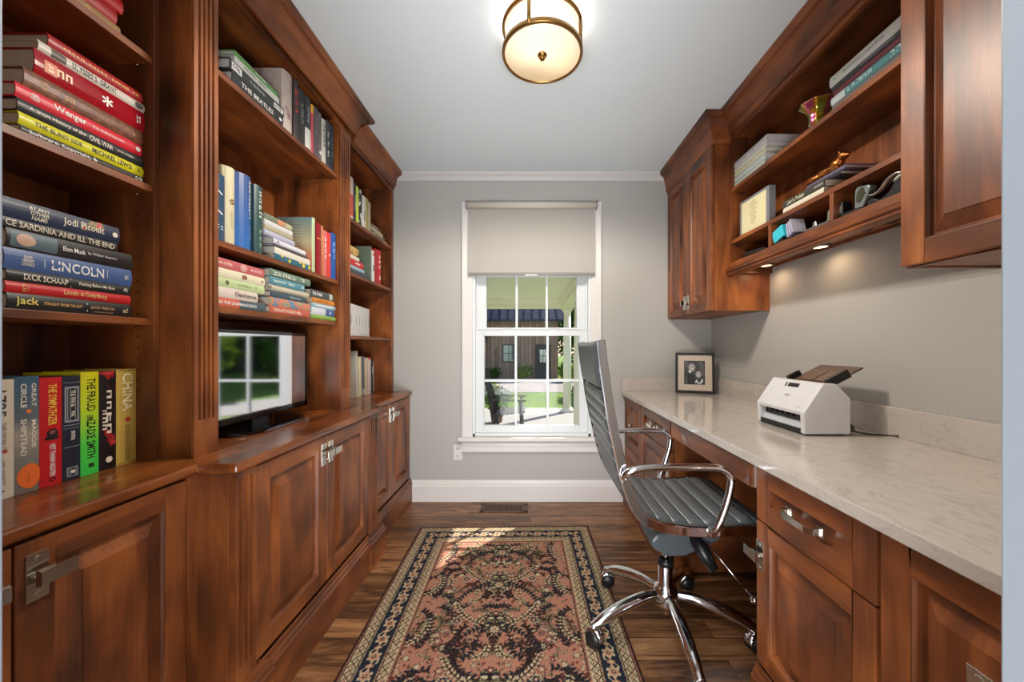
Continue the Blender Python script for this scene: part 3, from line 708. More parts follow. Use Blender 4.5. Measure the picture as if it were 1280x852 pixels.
    img = np.clip(img, 0, 255)/255; L_ = np.where(img <= .04045, img/12.92, ((img+.055)/1.055)**2.4)
    me = bpy.data.meshes.new('persian_rug'); V = np.stack([X, Y, np.full(X.shape, .009)], -1).reshape(-1, 3)
    V[:, 2] += .0006*rng.rand(len(V))
    idx = np.arange((nx+1)*(ny+1)).reshape(nx+1, ny+1); F = np.stack([idx[:-1, :-1], idx[1:, :-1], idx[1:, 1:], idx[:-1, 1:]], -1).reshape(-1, 4)
    me.from_pydata(V.tolist(), [], F.tolist())
    ca = me.color_attributes.new('pile_colour', 'FLOAT_COLOR', 'POINT')
    C4 = np.concatenate([L_.reshape(-1, 3), np.ones((V.shape[0], 1))], 1).astype(np.float32); ca.data.foreach_set('color', C4.ravel())
    m, n, l, b = mat('knotted_wool'); at = n.new('ShaderNodeAttribute'); at.attribute_name = 'pile_colour'
    l.new(at.outputs['Color'], b.inputs['Base Color']); b.inputs['Roughness'].default_value = .95; b.inputs['Specular IOR Level'].default_value = .15
    tc = n.new('ShaderNodeTexCoord'); nz = n.new('ShaderNodeTexNoise'); nz.inputs['Scale'].default_value = 500
    bp = n.new('ShaderNodeBump'); bp.inputs['Strength'].default_value = .5; bp.inputs['Distance'].default_value = .002
    l.new(tc.outputs['Object'], nz.inputs[0]); l.new(nz.outputs[0], bp.inputs['Height']); l.new(bp.outputs[0], b.inputs['Normal'])
    me.materials.append(m); root = thing('persian_rug', 'salmon pink Persian rug with navy floral border on the wood floor', 'rug', (-.145, 1.502, 0))
    root.rotation_euler = (0, 0, math.radians(1.2))
    o = bpy.data.objects.new('wool_pile', me); COL.objects.link(o); o.parent = root
    MB().box(-W/2-.001, W/2+.001, -Ln/2-.001, Ln/2+.001, .0004, .0085).build('rug_backing', plain((60, 40, 34), .95, name='rug_back'), root, local=True)
    b = MB()
    for k in range(340):
        x = -W/2+.004+k*(W-.008)/339
        for sg in (1,):
            y = sg*Ln/2; b.box(x-.0008, x+.0008, y, y+sg*(.010+.006*rng.rand()), .001, .003)
    b.build('fringe', plain((196, 182, 150), .9, name='fringe'), root, local=True)
make_rug()

# ================================================================ DESK CHAIR (faces the desk, +X)
LEA = plain((84, 88, 91), .32, bump=.15, bscale=900, name='grey_leather')
HUBX, HUBY = .55, 1.515
ch = thing('office_chair', 'grey ribbed leather office chair with chrome frame rolled up to the desk', 'office chair', (HUBX, HUBY, 0))
CY0, CY1 = 1.27, 1.75      # near and far side rails
prof_pts = [(.238, 1.172), (.250, 1.08), (.266, .97), (.284, .87), (.303, .78), (.322, .70), (.345, .63), (.375, .575), (.425, .542), (.50, .525), (.58, .518), (.66, .520), (.74, .525), (.80, .520), (.835, .498)]
def catmull(P, n=8):
    P = [Vector((p[0], 0, p[1])) if len(p) == 2 else Vector(p) for p in P]; out = []
    Q = [P[0]*2-P[1]]+P+[P[-1]*2-P[-2]]
    for i in range(1, len(Q)-2):
        for k in range(n):
            t = k/n; a, b_, c, d_ = Q[i-1], Q[i], Q[i+1], Q[i+2]
            out.append(.5*((2*b_)+(-a+c)*t+(2*a-5*b_+4*c-d_)*t*t+(-a+3*b_-3*c+d_)*t**3))
    out.append(P[-1]); return out
curve = catmull(prof_pts, 16)
acc = [0]
for i in range(1, len(curve)): acc.append(acc[-1]+(curve[i]-curve[i-1]).length)
def cpoint(s):
    s = max(0, min(s, acc[-1]-1e-6))
    for i in range(1, len(acc)):
        if acc[i] >= s:
            t = (s-acc[i-1])/(acc[i]-acc[i-1]); p = curve[i-1].lerp(curve[i], t); d_ = (curve[i]-curve[i-1]).normalized()
            return p, Vector((-d_.z, 0, d_.x))     # normal towards the sitter (up over the seat)
def s_at_z(z): return next(acc[i] for i in range(len(acc)) if curve[i].z <= z)
def pad(s0, s1, per, half, bulge, y0, y1, name, up=0.0):
    n = max(8, int((s1-s0)/.004)); N = 14; b = MB(); rings = []
    for i in range(n+1):
        s = s0+(s1-s0)*i/n; p, nn = cpoint(s)
        ph = ((s-s0)/per) % 1 if per else 0; sc = bulge*(abs(math.sin(PI*ph))**.55 if per else 1)
        endf = min(1, math.sqrt(max(0, min(s-s0, s1-s)/.012)))
        h = max(.0015, (half+sc)*endf); ring = []
        for side in (1, -1):
            for k in range(N+1):
                u = k/N; yy = y0+(y1-y0)*u if side == 1 else y1-(y1-y0)*u
                e = min(yy-y0, y1-yy); ef = min(1, math.sqrt(max(0.02, e/.016)))
                ring.append(p+nn*(side*h*ef+up)+Vector((0, yy, 0)))
        rings.append(ring)
    m = len(rings[0]); V = [v for r in rings for v in r]
    F = [(i*m+k, i*m+(k+1) % m, (i+1)*m+(k+1) % m, (i+1)*m+k) for i in range(n) for k in range(m)]
    F += [tuple(range(m))[::-1], tuple(range(n*m, (n+1)*m))]
    b.add(V, F, 0, True); return b.build(name, LEA, ch)
sA, sB = s_at_z(1.0), s_at_z(.565)
per = (sB-sA)/round((sB-sA)/.052)
pad(.004, sA-.004, 0, .017, .006, CY0+.012, CY1-.012, 'headrest')
pad(sA, sB, per, .009, .009, CY0+.012, CY1-.012, 'backrest')
per2 = (acc[-1]-sB)/round((acc[-1]-sB)/.058)
pad(sB+.002, acc[-1], per2, .012, .011, CY0+.012, CY1-.012, 'seat', up=.004)
RIB_GLINT = plain((176, 180, 182), .25, name='rib_glint_grey')
for sa, sb_, pr, hf in ((sA, sB, per, .009), (sB+.002, acc[-1], per2, .012)):     # pale tubes put in as painted highlights between the ribs, on both faces
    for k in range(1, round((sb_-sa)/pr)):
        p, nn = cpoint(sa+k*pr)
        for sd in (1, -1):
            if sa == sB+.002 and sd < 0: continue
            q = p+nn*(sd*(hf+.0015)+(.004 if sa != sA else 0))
            MB().tube([q+Vector((0, CY0+.02, 0)), q+Vector((0, CY1-.02, 0))], .0022, 6).build('rib_glint', RIB_GLINT, ch)
for y in (CY0, CY1):      # side rails: a flat polished bar following back and seat
    V = []; F = []; n = 120; hw2 = .008
    for i in range(n+1):
        p, nn = cpoint(acc[-1]*i/n); t2 = .016
        for dy, dn in ((-hw2, -t2), (hw2, -t2), (hw2, t2), (-hw2, t2)): V.append(p+nn*dn+Vector((0, y+dy, 0)))
    F = [(i*4+k, i*4+(k+1) % 4, i*4+4+(k+1) % 4, i*4+4+k) for i in range(n) for k in range(4)]+[(3, 2, 1, 0), (n*4, n*4+1, n*4+2, n*4+3)]
    MB().add(V, F).build('side_rail', CHROME, ch, bevel=.003)
MB().tube([(.250, CY0, 1.163), (.250, CY1, 1.163)], .008).build('top_crossbar', CHROME, ch)
MB().tube([(.83, CY0, .50), (.83, CY1, .50)], .010).build('front_crossbar', CHROME, ch)
for y, sg in ((CY0, -1), (CY1, 1)):      # armrests
    yo = y+sg*.030
    P = [(.327, y, .690), (.318, y+sg*.016, .712), (.335, yo, .735), (.40, yo, .745), (.50, yo, .748), (.585, yo, .748), (.640, yo, .742), (.668, yo, .715), (.665, yo, .670), (.645, yo, .60), (.622, yo-sg*.004, .542), (.612, y, .520)]
    MB().tube(catmull(P, 6), .0118, 14).build('armrest', CHROME, ch)
    for bx, bz in ((.327, .694), (.614, .522)): MB().cyl((bx, min(y, y+sg*.02)-.006, bz), .014, .031, 'Y', 16).build('arm_bolt', CHROME, ch)
# mechanism
GM = plain((74, 80, 84), .4, name='grey_plastic')
b = MB().prism([(.465, .395), (.475, .365), (.53, .335), (.60, .335), (.74, .40), (.74, .43), (.68, .493), (.60, .493), (.56, .43), (.49, .425)], HUBY-.075, HUBY+.075, 'Y')
b.build('tilt_mechanism', GM, ch, bevel=.012)
MB().box(.50, .70, HUBY-.15, HUBY+.15, .492, .506).build('seat_plate', BLACK, ch, bevel=.003)
MB().tube([(.63, HUBY-.05, .42), (.665, HUBY-.09, .36), (.69, HUBY-.12, .31)], .02, 12, radii=[.028, .026, .018]).build('tension_knob', BLACK, ch)
lv = MB().tube([(.66, HUBY-.07, .415), (.73, HUBY-.15, .33), (.785, HUBY-.19, .265)], .0035, 8)
lv.build('height_lever', CHROME, ch)
MB().sphere((.795, HUBY-.197, .252), .015).build('lever_knob', CHROME, ch)
b = MB().cyl((HUBX, HUBY, .26), .014, .10, 'Z', 20); b.build('gas_piston', CHROME, ch)
b = MB().lathe([(.020, .07), (.024, .075), (.024, .10), (.045, .105), (.050, .12), (.050, .165), (.040, .182), (.028, .19), (.028, .265), (.020, .268)], (HUBX, HUBY, 0), 32)
b.build('base_hub', CHROME, ch)
MB().lathe([(.030, .264), (.030, .286), (.018, .29), (.018, .264)], (HUBX, HUBY, 0), 24).build('column_collar', BLACK, ch)
for k, deg in enumerate((53, 125, 197, 269, 341)):
    a = math.radians(deg); dx, dy = math.cos(a), math.sin(a)
    def at(r, z): return (HUBX+r*dx, HUBY+r*dy, z)
    P = catmull([at(.03, .150), at(.10, .150), at(.18, .136), at(.26, .112), at(.305, .090), at(.328, .078)], 6)
    leg = MB().tube(P, .017, 14, radii=[.018+.005*math.sin(PI*min(1, i/(len(P)-1)*1.2)) for i in range(len(P))]).build('base_leg', CHROME, ch)
    lift = .010 if k in (1, 2) else 0.0; ca = a + (2.2, .9, -1.0, 2.5, .7)[k]; cx, cy = HUBX+.318*dx, HUBY+.318*dy
    ux, uy = math.cos(ca), math.sin(ca); vx, vy = -uy, ux      # rolling direction u, axle v
    M = Matrix(((ux, vx, 0), (uy, vy, 0), (0, 0, 1)))
    for nm, m_, prof in (('caster_wheel', BLACK, [(.001, -.027), (.026, -.027), (.0305, -.020), (.0305, -.004), (.024, -.003), (.024, .003), (.0305, .004), (.0305, .020), (.026, .027), (.001, .027)]),
                         ('caster_hood', CHROME, [(.0245, -.0032), (.035, -.0032), (.035, .0032), (.0245, .0032)])):
        q = MB(); n = 24; V = []
        for r, t in prof:
            for i in range(n):
                an = 2*PI*i/n; p = M @ Vector((r*math.cos(an), t*(1 if nm != 'caster_hood' else 5.4), r*math.sin(an))); V.append((p.x+cx, p.y+cy, p.z+.0308+lift+(0 if nm == 'caster_wheel' else .004)))
        F = [(j*n+i, j*n+(i+1) % n, (j+1)*n+(i+1) % n, (j+1)*n+i) for j in range(len(prof)-1) for i in range(n)]
        if nm == 'caster_hood':      # only the upper half arcs over the wheel
            F = [f for f in F if sum(V[i][2] for i in f)/4 > .038+lift]
            F2 = F
        q.add(V, F, 0, True); q.build(nm, m_, leg)
    MB().cyl((cx, cy, .058+lift), .007, .016-lift).build('caster_stem', CHROME, leg)

# ================================================================ TELEVISION
tv = thing('television', 'flat black television on the wood counter, its glossy screen mirroring the window', 'television', (-1.14, 1.545, CT))
TX, T0, T1, TZ0, TZ1 = -1.115, 1.235, 1.858, .862, 1.215
MB().box(TX-.045, TX-.006, T0, T1, TZ0, TZ1).build('housing', BLACK, tv, bevel=.006)
GB = plain((10, 10, 12), .08, name='gloss_black', Specular_IOR_Level=.6)
b = MB().box(TX-.006, TX, T0, T1, TZ1-.014, TZ1).box(TX-.006, TX, T0, T1, TZ0, TZ0+.022).box(TX-.006, TX, T0, T0+.014, TZ0, TZ1).box(TX-.006, TX, T1-.014, T1, TZ0, TZ1)
b.build('bezel', GB, tv, bevel=.002)
scm, n, l, bb = mat('glossy_screen'); bb.inputs['Base Color'].default_value = (.72, .75, .78, 1); bb.inputs['Metallic'].default_value = 1; bb.inputs['Roughness'].default_value = .045
MB().box(TX-.006, TX-.002, T0+.012, T1-.012, TZ0+.020, TZ1-.012).build('screen', scm, tv)
P = [(.16*math.cos(2*PI*k/40), .085*math.sin(2*PI*k/40)) for k in range(40)]
MB().prism([(-1.10+y*1.0, 1.55+x*1.35) for x, y in P], CT, CT+.012, 'Z').build('stand_base', GB, tv, bevel=.004)
MB().box(-1.017, -1.012, 1.42, 1.70, CT+.004, CT+.008).build('stand_trim', CHROME, tv)
MB().box(-1.145, -1.122, 1.50, 1.60, CT+.010, TZ0+.03).build('stand_neck', BLACK, tv, bevel=.004)

# ================================================================ SCANNER
scn = thing('document_scanner', 'white document scanner with brown paper tray standing on the quartz desk', 'scanner', (1.10, 1.52, RT))
SW = plain((226, 226, 228), .38, name='white_scanner_plastic'); S0, S1 = 1.372, 1.658
P = [(1.008, .905), (1.012, .845), (1.012, .826), (1.178, .826), (1.182, .835), (1.182, .958), (1.130, 1.012), (1.085, 1.014), (1.078, 1.010)]
for nm, a, e in (('side_shell', S0, S0+.022), ('side_shell', S1-.022, S1)):
    MB().prism(P, a, e, 'Y').build(nm, SW, scn, bevel=.004)
P2 = [(1.012, .893), (1.010, .906), (1.079, 1.009), (1.086, 1.012), (1.129, 1.010), (1.180, .957), (1.180, .835), (1.10, .835), (1.10, .893)]
MB().prism(P2, S0+.022, S1-.022, 'Y').build('top_cover', SW, scn, bevel=.002)
MB().prism([(1.014, .828), (1.014, .840), (1.040, .866), (1.12, .870), (1.12, .828)], S0+.022, S1-.022, 'Y').build('tray_floor', plain((200, 202, 204), .4, name='tray'), scn, bevel=.002)
MB().prism([(1.011, .828), (1.0125, .843), (1.018, .843), (1.018, .828)], S0+.024, S1-.024, 'Y').build('dark_lip', BLACK, scn)
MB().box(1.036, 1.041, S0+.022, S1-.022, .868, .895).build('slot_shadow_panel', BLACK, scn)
for k in range(6): MB().cyl((1.034, S0+.05+k*.032, .884), .007, .02, 'Y', 12).build('eject_roller', BLACK, scn)
MB().box(1.02, 1.16, S0+.01, S1-.01, RT+.0006, .828).build('foot_plate', BLACK, scn)
# control strip and lettering on the sloping face
fa = Vector((1.010, 0, .906)); fb = Vector((1.079, 0, 1.009)); fd = (fb-fa).normalized(); fn = Vector((-fd.z, 0, fd.x)); SL = (fb-fa).length
def onface(V, F, u, yc, mi=0, lift=.0008):   # local x runs towards -Y, local y up the slope
    return [fa+fd*(u*SL+v[1])+fn*lift+Vector((0, yc-v[0], 0)) for v in V], F
b = MB(); V, F = onface([(-.03, -.009, 0), (.03, -.009, 0), (.03, .009, 0), (-.03, .009, 0)], [(0, 1, 2, 3)], .86, 1.51); b.add(V, F)
V, F = onface([(-.0045, -.009, 0), (.0045, -.009, 0), (.0045, .009, 0), (-.0045, .009, 0)], [(0, 1, 2, 3)], .86, 1.553); b.add(V, F); b.build('button_panel', BLACK, scn)
b = MB(); V, F = text_mesh('Canon', .030, .0085, bold=.01); b.add(*onface(V, F, .48, 1.51)); b.build('lettering', plain((70, 70, 74), .5, name='logo'), scn)
b = MB(); V, F = text_mesh('.........', .028, .003); b.add(*onface(V, F, .14, 1.42)); b.build('lettering', plain((120, 120, 124), .5, name='logo2'), scn)
# paper tray leaning back
TB = plain((88, 66, 54), .3, name='smoked_tray'); ta = Vector((1.135, 0, 1.0)); tb = Vector((1.262, 0, 1.066)); td = (tb-ta).normalized(); tn = Vector((-td.z, 0, td.x))
def slab(b, u0, u1, h0, h1, a, e):
    V = []
    for yy in (a, e):
        for u, h in ((u0, h0), (u1, h0), (u1, h1), (u0, h1)): V.append(ta+td*u+tn*h+Vector((0, yy, 0)))
    b.add(V, [(0, 1, 2, 3), (7, 6, 5, 4), (0, 4, 5, 1), (1, 5, 6, 2), (2, 6, 7, 3), (3, 7, 4, 0)]); return b
L_ = (tb-ta).length
slab(MB(), 0, L_, 0, .008, S0+.035, S1-.045).build('paper_tray', TB, scn, bevel=.003)
for ya, ye in ((S0+.06, 1.50), (1.506, S1-.07)): slab(MB(), .01, L_*.62, .008, .013, ya, ye).build('tray_extension', plain((104, 80, 66), .3, name='smoked_tray_light'), scn, bevel=.002)
for u1, ya, ye in ((.085, S0+.028, S0+.045), (.05, S1-.05, S1-.035)): slab(MB(), -.01, u1, -.004, .030, ya, ye).build('paper_guide', BLACK, scn, bevel=.004)
pts = [(1.188, 1.44, .845), (1.20, 1.43, .83), (1.215, 1.45, .826), (1.23, 1.42, .828), (1.215, 1.40, .840), (1.20, 1.42, .85), (1.21, 1.44, .835), (1.25, 1.40, .825), (1.30, 1.37, .824), (1.325, 1.34, .828)]
cbl = MB().tube(catmull(pts, 5), .003, 8).tube(catmull([(x+.006, y+.01, z+.008) for x, y, z in pts[:7]], 5), .003, 8).build('power_cable', BLACK)
tag(cbl, 'black power cable coiled on the desk behind the white scanner', 'cable')

# ================================================================ PHOTO FRAME
pf = thing('picture_frame', 'black framed portrait of two smiling people leaning in the corner of the desk', 'picture frame', (1.158, 2.62, RT+.003), rot=(0, 0, math.radians(-22)))
def tilted(b, name, m, tilt=-.14, par=None):
    M = Matrix.Rotation(tilt, 3, 'X'); b.v = [tuple(M @ Vector(p)) for p in b.v]; return b.build(name, m, par or pf, local=True)
W2, H = .128, .285; fw = .017
b = MB().box(-W2, W2, -.008, .012, 0, fw).box(-W2, W2, -.008, .012, H-fw, H).box(-W2, -W2+fw, -.008, .012, fw, H-fw).box(W2-fw, W2, -.008, .012, fw, H-fw)
tilted(b, 'frame', plain((14, 13, 14), .6, name='black_frame'))
tilted(MB().box(-W2+fw, W2-fw, -.001, .006, fw, H-fw), 'mat_board', plain((204, 188, 170), .7, name='mat_board'))
px0, px1, pz0, pz1 = -.070, .066, .060, .228
photo = tilted(MB().box(px0, px1, -.0018, -.001, pz0, pz1), 'photograph', plain((34, 33, 33), .3, name='photo_black'))
gl, gd, gw = plain((176, 172, 168), .5, name='photo_light'), plain((84, 82, 80), .5, name='photo_mid'), plain((222, 218, 214), .5, name='photo_white')
def flat(b, poly, y, mi=0): b.add([(x, y, z) for x, z in poly], [tuple(range(len(poly)))], mi)
def ell(cx, cz, rx, rz, a0=0, n=20): return [(cx+rx*math.cos(2*PI*k/n), cz+rz*math.sin(2*PI*k/n)) for k in range(n)]
b = MB()
flat(b, ell(.035, .19, .026, .034), -.00185, 1); flat(b, ell(-.055, .205, .012, .02), -.00185, 1); flat(b, ell(.055, .15, .008, .03), -.00185, 1); flat(b, ell(.02, .185, .012, .026), -.00187, 4)
flat(b, [(-.069, .061), (-.067, .13), (-.048, .158), (-.02, .150), (.0, .125), (.006, .09), (.0, .061)], -.0019, 3)
flat(b, [(-.062, .062), (-.060, .10), (-.050, .145), (-.046, .143), (-.050, .10), (-.048, .062)], -.00195, 1)
flat(b, [(-.046, .158), (-.030, .136), (-.020, .150), (-.026, .160)], -.00195, 2)
flat(b, [(.000, .070), (.010, .098), (.022, .078), (.030, .068), (.036, .080), (.048, .104), (.054, .090), (.046, .072), (.026, .062), (.012, .076)], -.0021, 2)
flat(b, ell(-.022, .187, .027, .026), -.0020, 1); flat(b, ell(-.019, .180, .0205, .027), -.0022, 0)
flat(b, ell(.026, .137, .024, .027), -.0021, 1); flat(b, ell(.024, .131, .0165, .022), -.0023, 0)
for cx, cz in ((-.016, .184), (.024, .134)):
    flat(b, ell(cx-.008, cz+.003, .0035, .0016), -.0026, 3); flat(b, ell(cx+.008, cz+.003, .0035, .0016), -.0026, 3)
    flat(b, ell(cx, cz-.011, .008, .0020), -.0026, 2); flat(b, ell(cx+.002, cz-.003, .0018, .004), -.0026, 1)
tilted(b, 'two_people', [gl, gd, gw, plain((20, 20, 20), .5, name='ink'), plain((52, 51, 50), .5, name='photo_dark')], par=photo)
b = MB().add([(-.02, .012, .0), (.02, .012, 0), (.02, .06, .001), (-.02, .06, .001), (-.02, .042, .2), (.02, .042, .2)], [(0, 1, 2, 3), (3, 2, 5, 4), (0, 4, 5, 1), (0, 3, 4), (1, 5, 2)])
b.build('easel_back', BLACK, pf, local=True)

# ================================================================ THINGS ON THE RIGHT SHELVES
# certificate in acrylic
ce = thing('certificate', 'cream certificate in a clear silver-edged block on the open shelf beside the tall wall cabinet', 'certificate', (1.160, 1.915, 1.742), rot=(0, 0, math.radians(2)))
AC = plain((120, 122, 128), .12, name='acrylic_edge'); 
MB().box(-.012, .022, -.118, .118, 0, .190).build('acrylic_block', AC, ce, local=True, bevel=.002)
MB().box(-.0135, -.012, -.098, .098, .012, .176).build('paper', plain((214, 206, 164), .6, name='cream_paper'), ce, local=True)
b = MB()
for k, (ln, z) in enumerate(((.03, .160), (.05, .148), (.07, .138), (.03, .126), (.055, .116), (.04, .104), (.06, .094), (.03, .082), (.05, .070), (.045, .058), (.03, .044))):
    b.box(-.0140, -.0135, -ln/2, ln/2, z-.0012, z+.0012)
b.build('printed_lines', plain((120, 112, 84), .6, name='print'), ce, local=True)
# iridescent vase
def irid():
    m, n, l, b_ = mat('iridescent_glass'); lw = n.new('ShaderNodeLayerWeight'); lw.inputs[0].default_value = .45
    tc = n.new('ShaderNodeTexCoord'); nz = n.new('ShaderNodeTexNoise'); nz.inputs['Scale'].default_value = 14; l.new(tc.outputs['Object'], nz.inputs[0])
    ma = n.new('ShaderNodeMath'); ma.operation = 'MULTIPLY_ADD'; ma.inputs[1].default_value = 1.2; l.new(nz.outputs[0], ma.inputs[0]); ml = n.new('ShaderNodeMath'); ml.operation = 'SUBTRACT'; ml.inputs[1].default_value = .35
    l.new(lw.outputs['Facing'], ma.inputs[2]); l.new(ma.outputs[0], ml.inputs[0])
    r = ramp(n, [(.0, (120, 150, 60)), (.3, (206, 150, 30)), (.5, (196, 60, 150)), (.7, (220, 170, 40)), (.9, (110, 180, 150))]); l.new(ml.outputs[0], r.inputs[0])
    l.new(r.outputs[0], b_.inputs['Base Color']); b_.inputs['Metallic'].default_value = .75; b_.inputs['Roughness'].default_value = .16
    return m
# (colour shift with viewing angle is what this lustre glass really does)
vs = MB().lathe([(.028, 0), (.034, .002), (.034, .008), (.022, .020), (.022, .030), (.030, .040), (.028, .060), (.031, .080), (.042, .100), (.060, .116), (.064, .120), (.060, .119), (.040, .103), (.027, .080), (.024, .060), (.025, .045), (.001, .040)], (1.185, 1.535, 2.03), 40,
    wob=lambda a, j: .045*math.cos(8*a) if 4 < j < 12 else 0).build('glass_vase', irid())
tag(vs, 'small gold and purple iridescent vase with flared rim between the book stacks', 'vase')
# bronze animal figurine on the paired books
bz = plain((190, 118, 62), .28, 1, name='polished_bronze')
fg = thing('bronze_figurine', 'polished bronze crouching animal figurine lying on the black and white books', 'figurine', (1.19, 1.53, 1.83))
b = MB()
b.sphere((1.19, 1.52, 1.853), .030, .060, .023); b.sphere((1.19, 1.465, 1.866), .024, .028, .024); b.sphere((1.188, 1.435, 1.884), .018, .022, .017)
b.sphere((1.186, 1.415, 1.878), .009, .013, .009); b.sphere((1.176, 1.440, 1.899), .005, .004, .008); b.sphere((1.200, 1.440, 1.899), .005, .004, .008)
b.sphere((1.168, 1.56, 1.847), .016, .028, .016); b.tube([(1.17, 1.49, 1.845), (1.158, 1.45, 1.838), (1.158, 1.42, 1.836)], .008, 8); b.tube([(1.208, 1.49, 1.845), (1.21, 1.45, 1.838), (1.21, 1.42, 1.836)], .008, 8)
b.tube([(1.19, 1.575, 1.85), (1.17, 1.60, 1.84), (1.15, 1.58, 1.838)], .004, 6)
o = b.build('animal_body', bz, fg); rm = o.modifiers.new('remesh', 'REMESH'); rm.mode = 'VOXEL'; rm.voxel_size = .0028; rm.use_smooth_shade = True
# cubby contents
sp = thing('stapler', 'low black stapler lying in the first cubby next to the tall cabinet', 'stapler', (1.17, 1.93, 1.618), rot=(0, 0, .12))
MB().box(-.018, .018, -.085, .085, 0, .010).build('base', BLACK, sp, local=True, bevel=.003)
MB().prism([(-.085, .026), (-.08, .018), (.07, .014), (.085, .016), (.085, .026), (.06, .036), (-.06, .034)], -.014, .014, 'X').build('arm', BLACK, sp, local=True, bevel=.004)
cbx = thing('card_holder', 'bright cyan box of notes in a black holder with cards, in the middle cubby', 'card holder', (1.165, 1.675, 1.618))
MB().box(-.03, .045, -.06, .055, 0, .012).box(-.03, .045, .0, .055, .012, .028).build('holder', BLACK, cbx, local=True, bevel=.002)
M_ = Matrix.Rotation(-.30, 3, 'X'); b = MB().box(-.032, .03, -.022, .050, .026, .080); b.v = [tuple(M_ @ Vector(p)) for p in b.v]; b.build('cyan_box', plain((58, 190, 206), .45, name='cyan'), cbx, local=True, bevel=.001)
for k in range(5):
    q = MB().box(-.025, .035, -.030-k*.009, -.025-k*.009, .014, .078-.004*(k % 2)); q.v = [tuple(Matrix.Rotation(-.12-.04*k, 3, 'X') @ Vector(p)) for p in q.v]; q.build('card', plain((150, 140, 176) if k % 2 else (190, 190, 200), .6, name='lilac_card'), cbx, local=True)
tr = thing('desk_tray', 'small grey tray holding two silver clips against the cubby divider', 'tray', (1.165, 1.475, 1.618))
MB().box(-.035, .03, -.062, .062, 0, .012).build('tray', plain((92, 92, 92), .4, name='grey_tray'), tr, local=True, bevel=.003)
SV = plain((190, 188, 182), .25, 1, name='brushed_silver')
for y, h in ((.035, .038), (-.04, .058)): MB().prism([(y-.014, .012), (y+.014, .012), (y+.010, h), (y+.004, h+.004), (y-.006, h+.004)], -.012, .012, 'X').build('clip', SV, tr, local=True, bevel=.003)
ph = thing('desk_telephone', 'silver and black cordless handset leaning in the right-hand cubby', 'telephone', (1.165, 1.315, 1.618))
MB().box(-.03, .04, -.03, .065, 0, .016).build('cradle', BLACK, ph, local=True, bevel=.004)
R18 = Matrix.Rotation(.26, 3, 'X')
b = MB().prism([(-.022, .012), (.010, .012), (.026, .078), (.020, .094), (-.026, .094), (-.036, .086)], -.016, .014, 'X'); b.v = [tuple(R18 @ Vector(p)) for p in b.v]; b.build('handset', plain((150, 160, 158), .25, .7, name='silver_grey'), ph, local=True, bevel=.005)
b = MB().add([(-.0168, -.004+.016*math.cos(2*PI*k/24), .062+.026*math.sin(2*PI*k/24)) for k in range(24)], [tuple(range(24))]); b.v = [tuple(R18 @ Vector(p)) for p in b.v]; b.build('handset_screen', plain((60, 62, 44), .15, name='olive_gloss'), ph, local=True)
cl2 = thing('electronic_gadget', 'small black gadget with a chrome band, left of the cordless handset', 'gadget', (1.155, 1.372, 1.618))
MB().box(-.02, .025, -.018, .010, 0, .014).box(-.016, .02, -.014, .006, .014, .062).build('body', BLACK, cl2, local=True, bevel=.003)
MB().box(-.018, -.016, -.010, .003, .022, .046).build('chrome_band', CHROME, cl2, local=True)
td_ = thing('tape_dispenser', 'black desk tape dispenser with a silver hook, nearest cubby beside the wall cabinet', 'tape dispenser', (1.175, 1.20, 1.618))
P = [(-.07, 0), (.07, 0), (.078, .03), (.055, .034), (.03, .018), (.0, .03), (-.02, .055), (-.05, .055), (-.07, .03)]
MB().prism(P, -.022, .022, 'X').build('dispenser_body', BLACK, td_, local=True, bevel=.004)
MB().lathe([(.013, -.010), (.030, -.010), (.030, .010), (.013, .010)], (0, -.035, .052), 28, axis='X', ring=True).build('tape_roll', plain((190, 188, 176), .3, name='tape'), td_, local=True)
MB().tube(catmull([(-.026, .072, .058), (-.028, .05, .040), (-.028, .015, .042), (-.028, -.012, .066), (-.028, -.042, .074), (-.027, -.066, .062)], 5), .010, 12, flat=.55, radii=[.003+.009*math.sin(PI*min(.92, max(.08, i/25))) for i in range(26)]).build('hook', SV, td_, local=True)
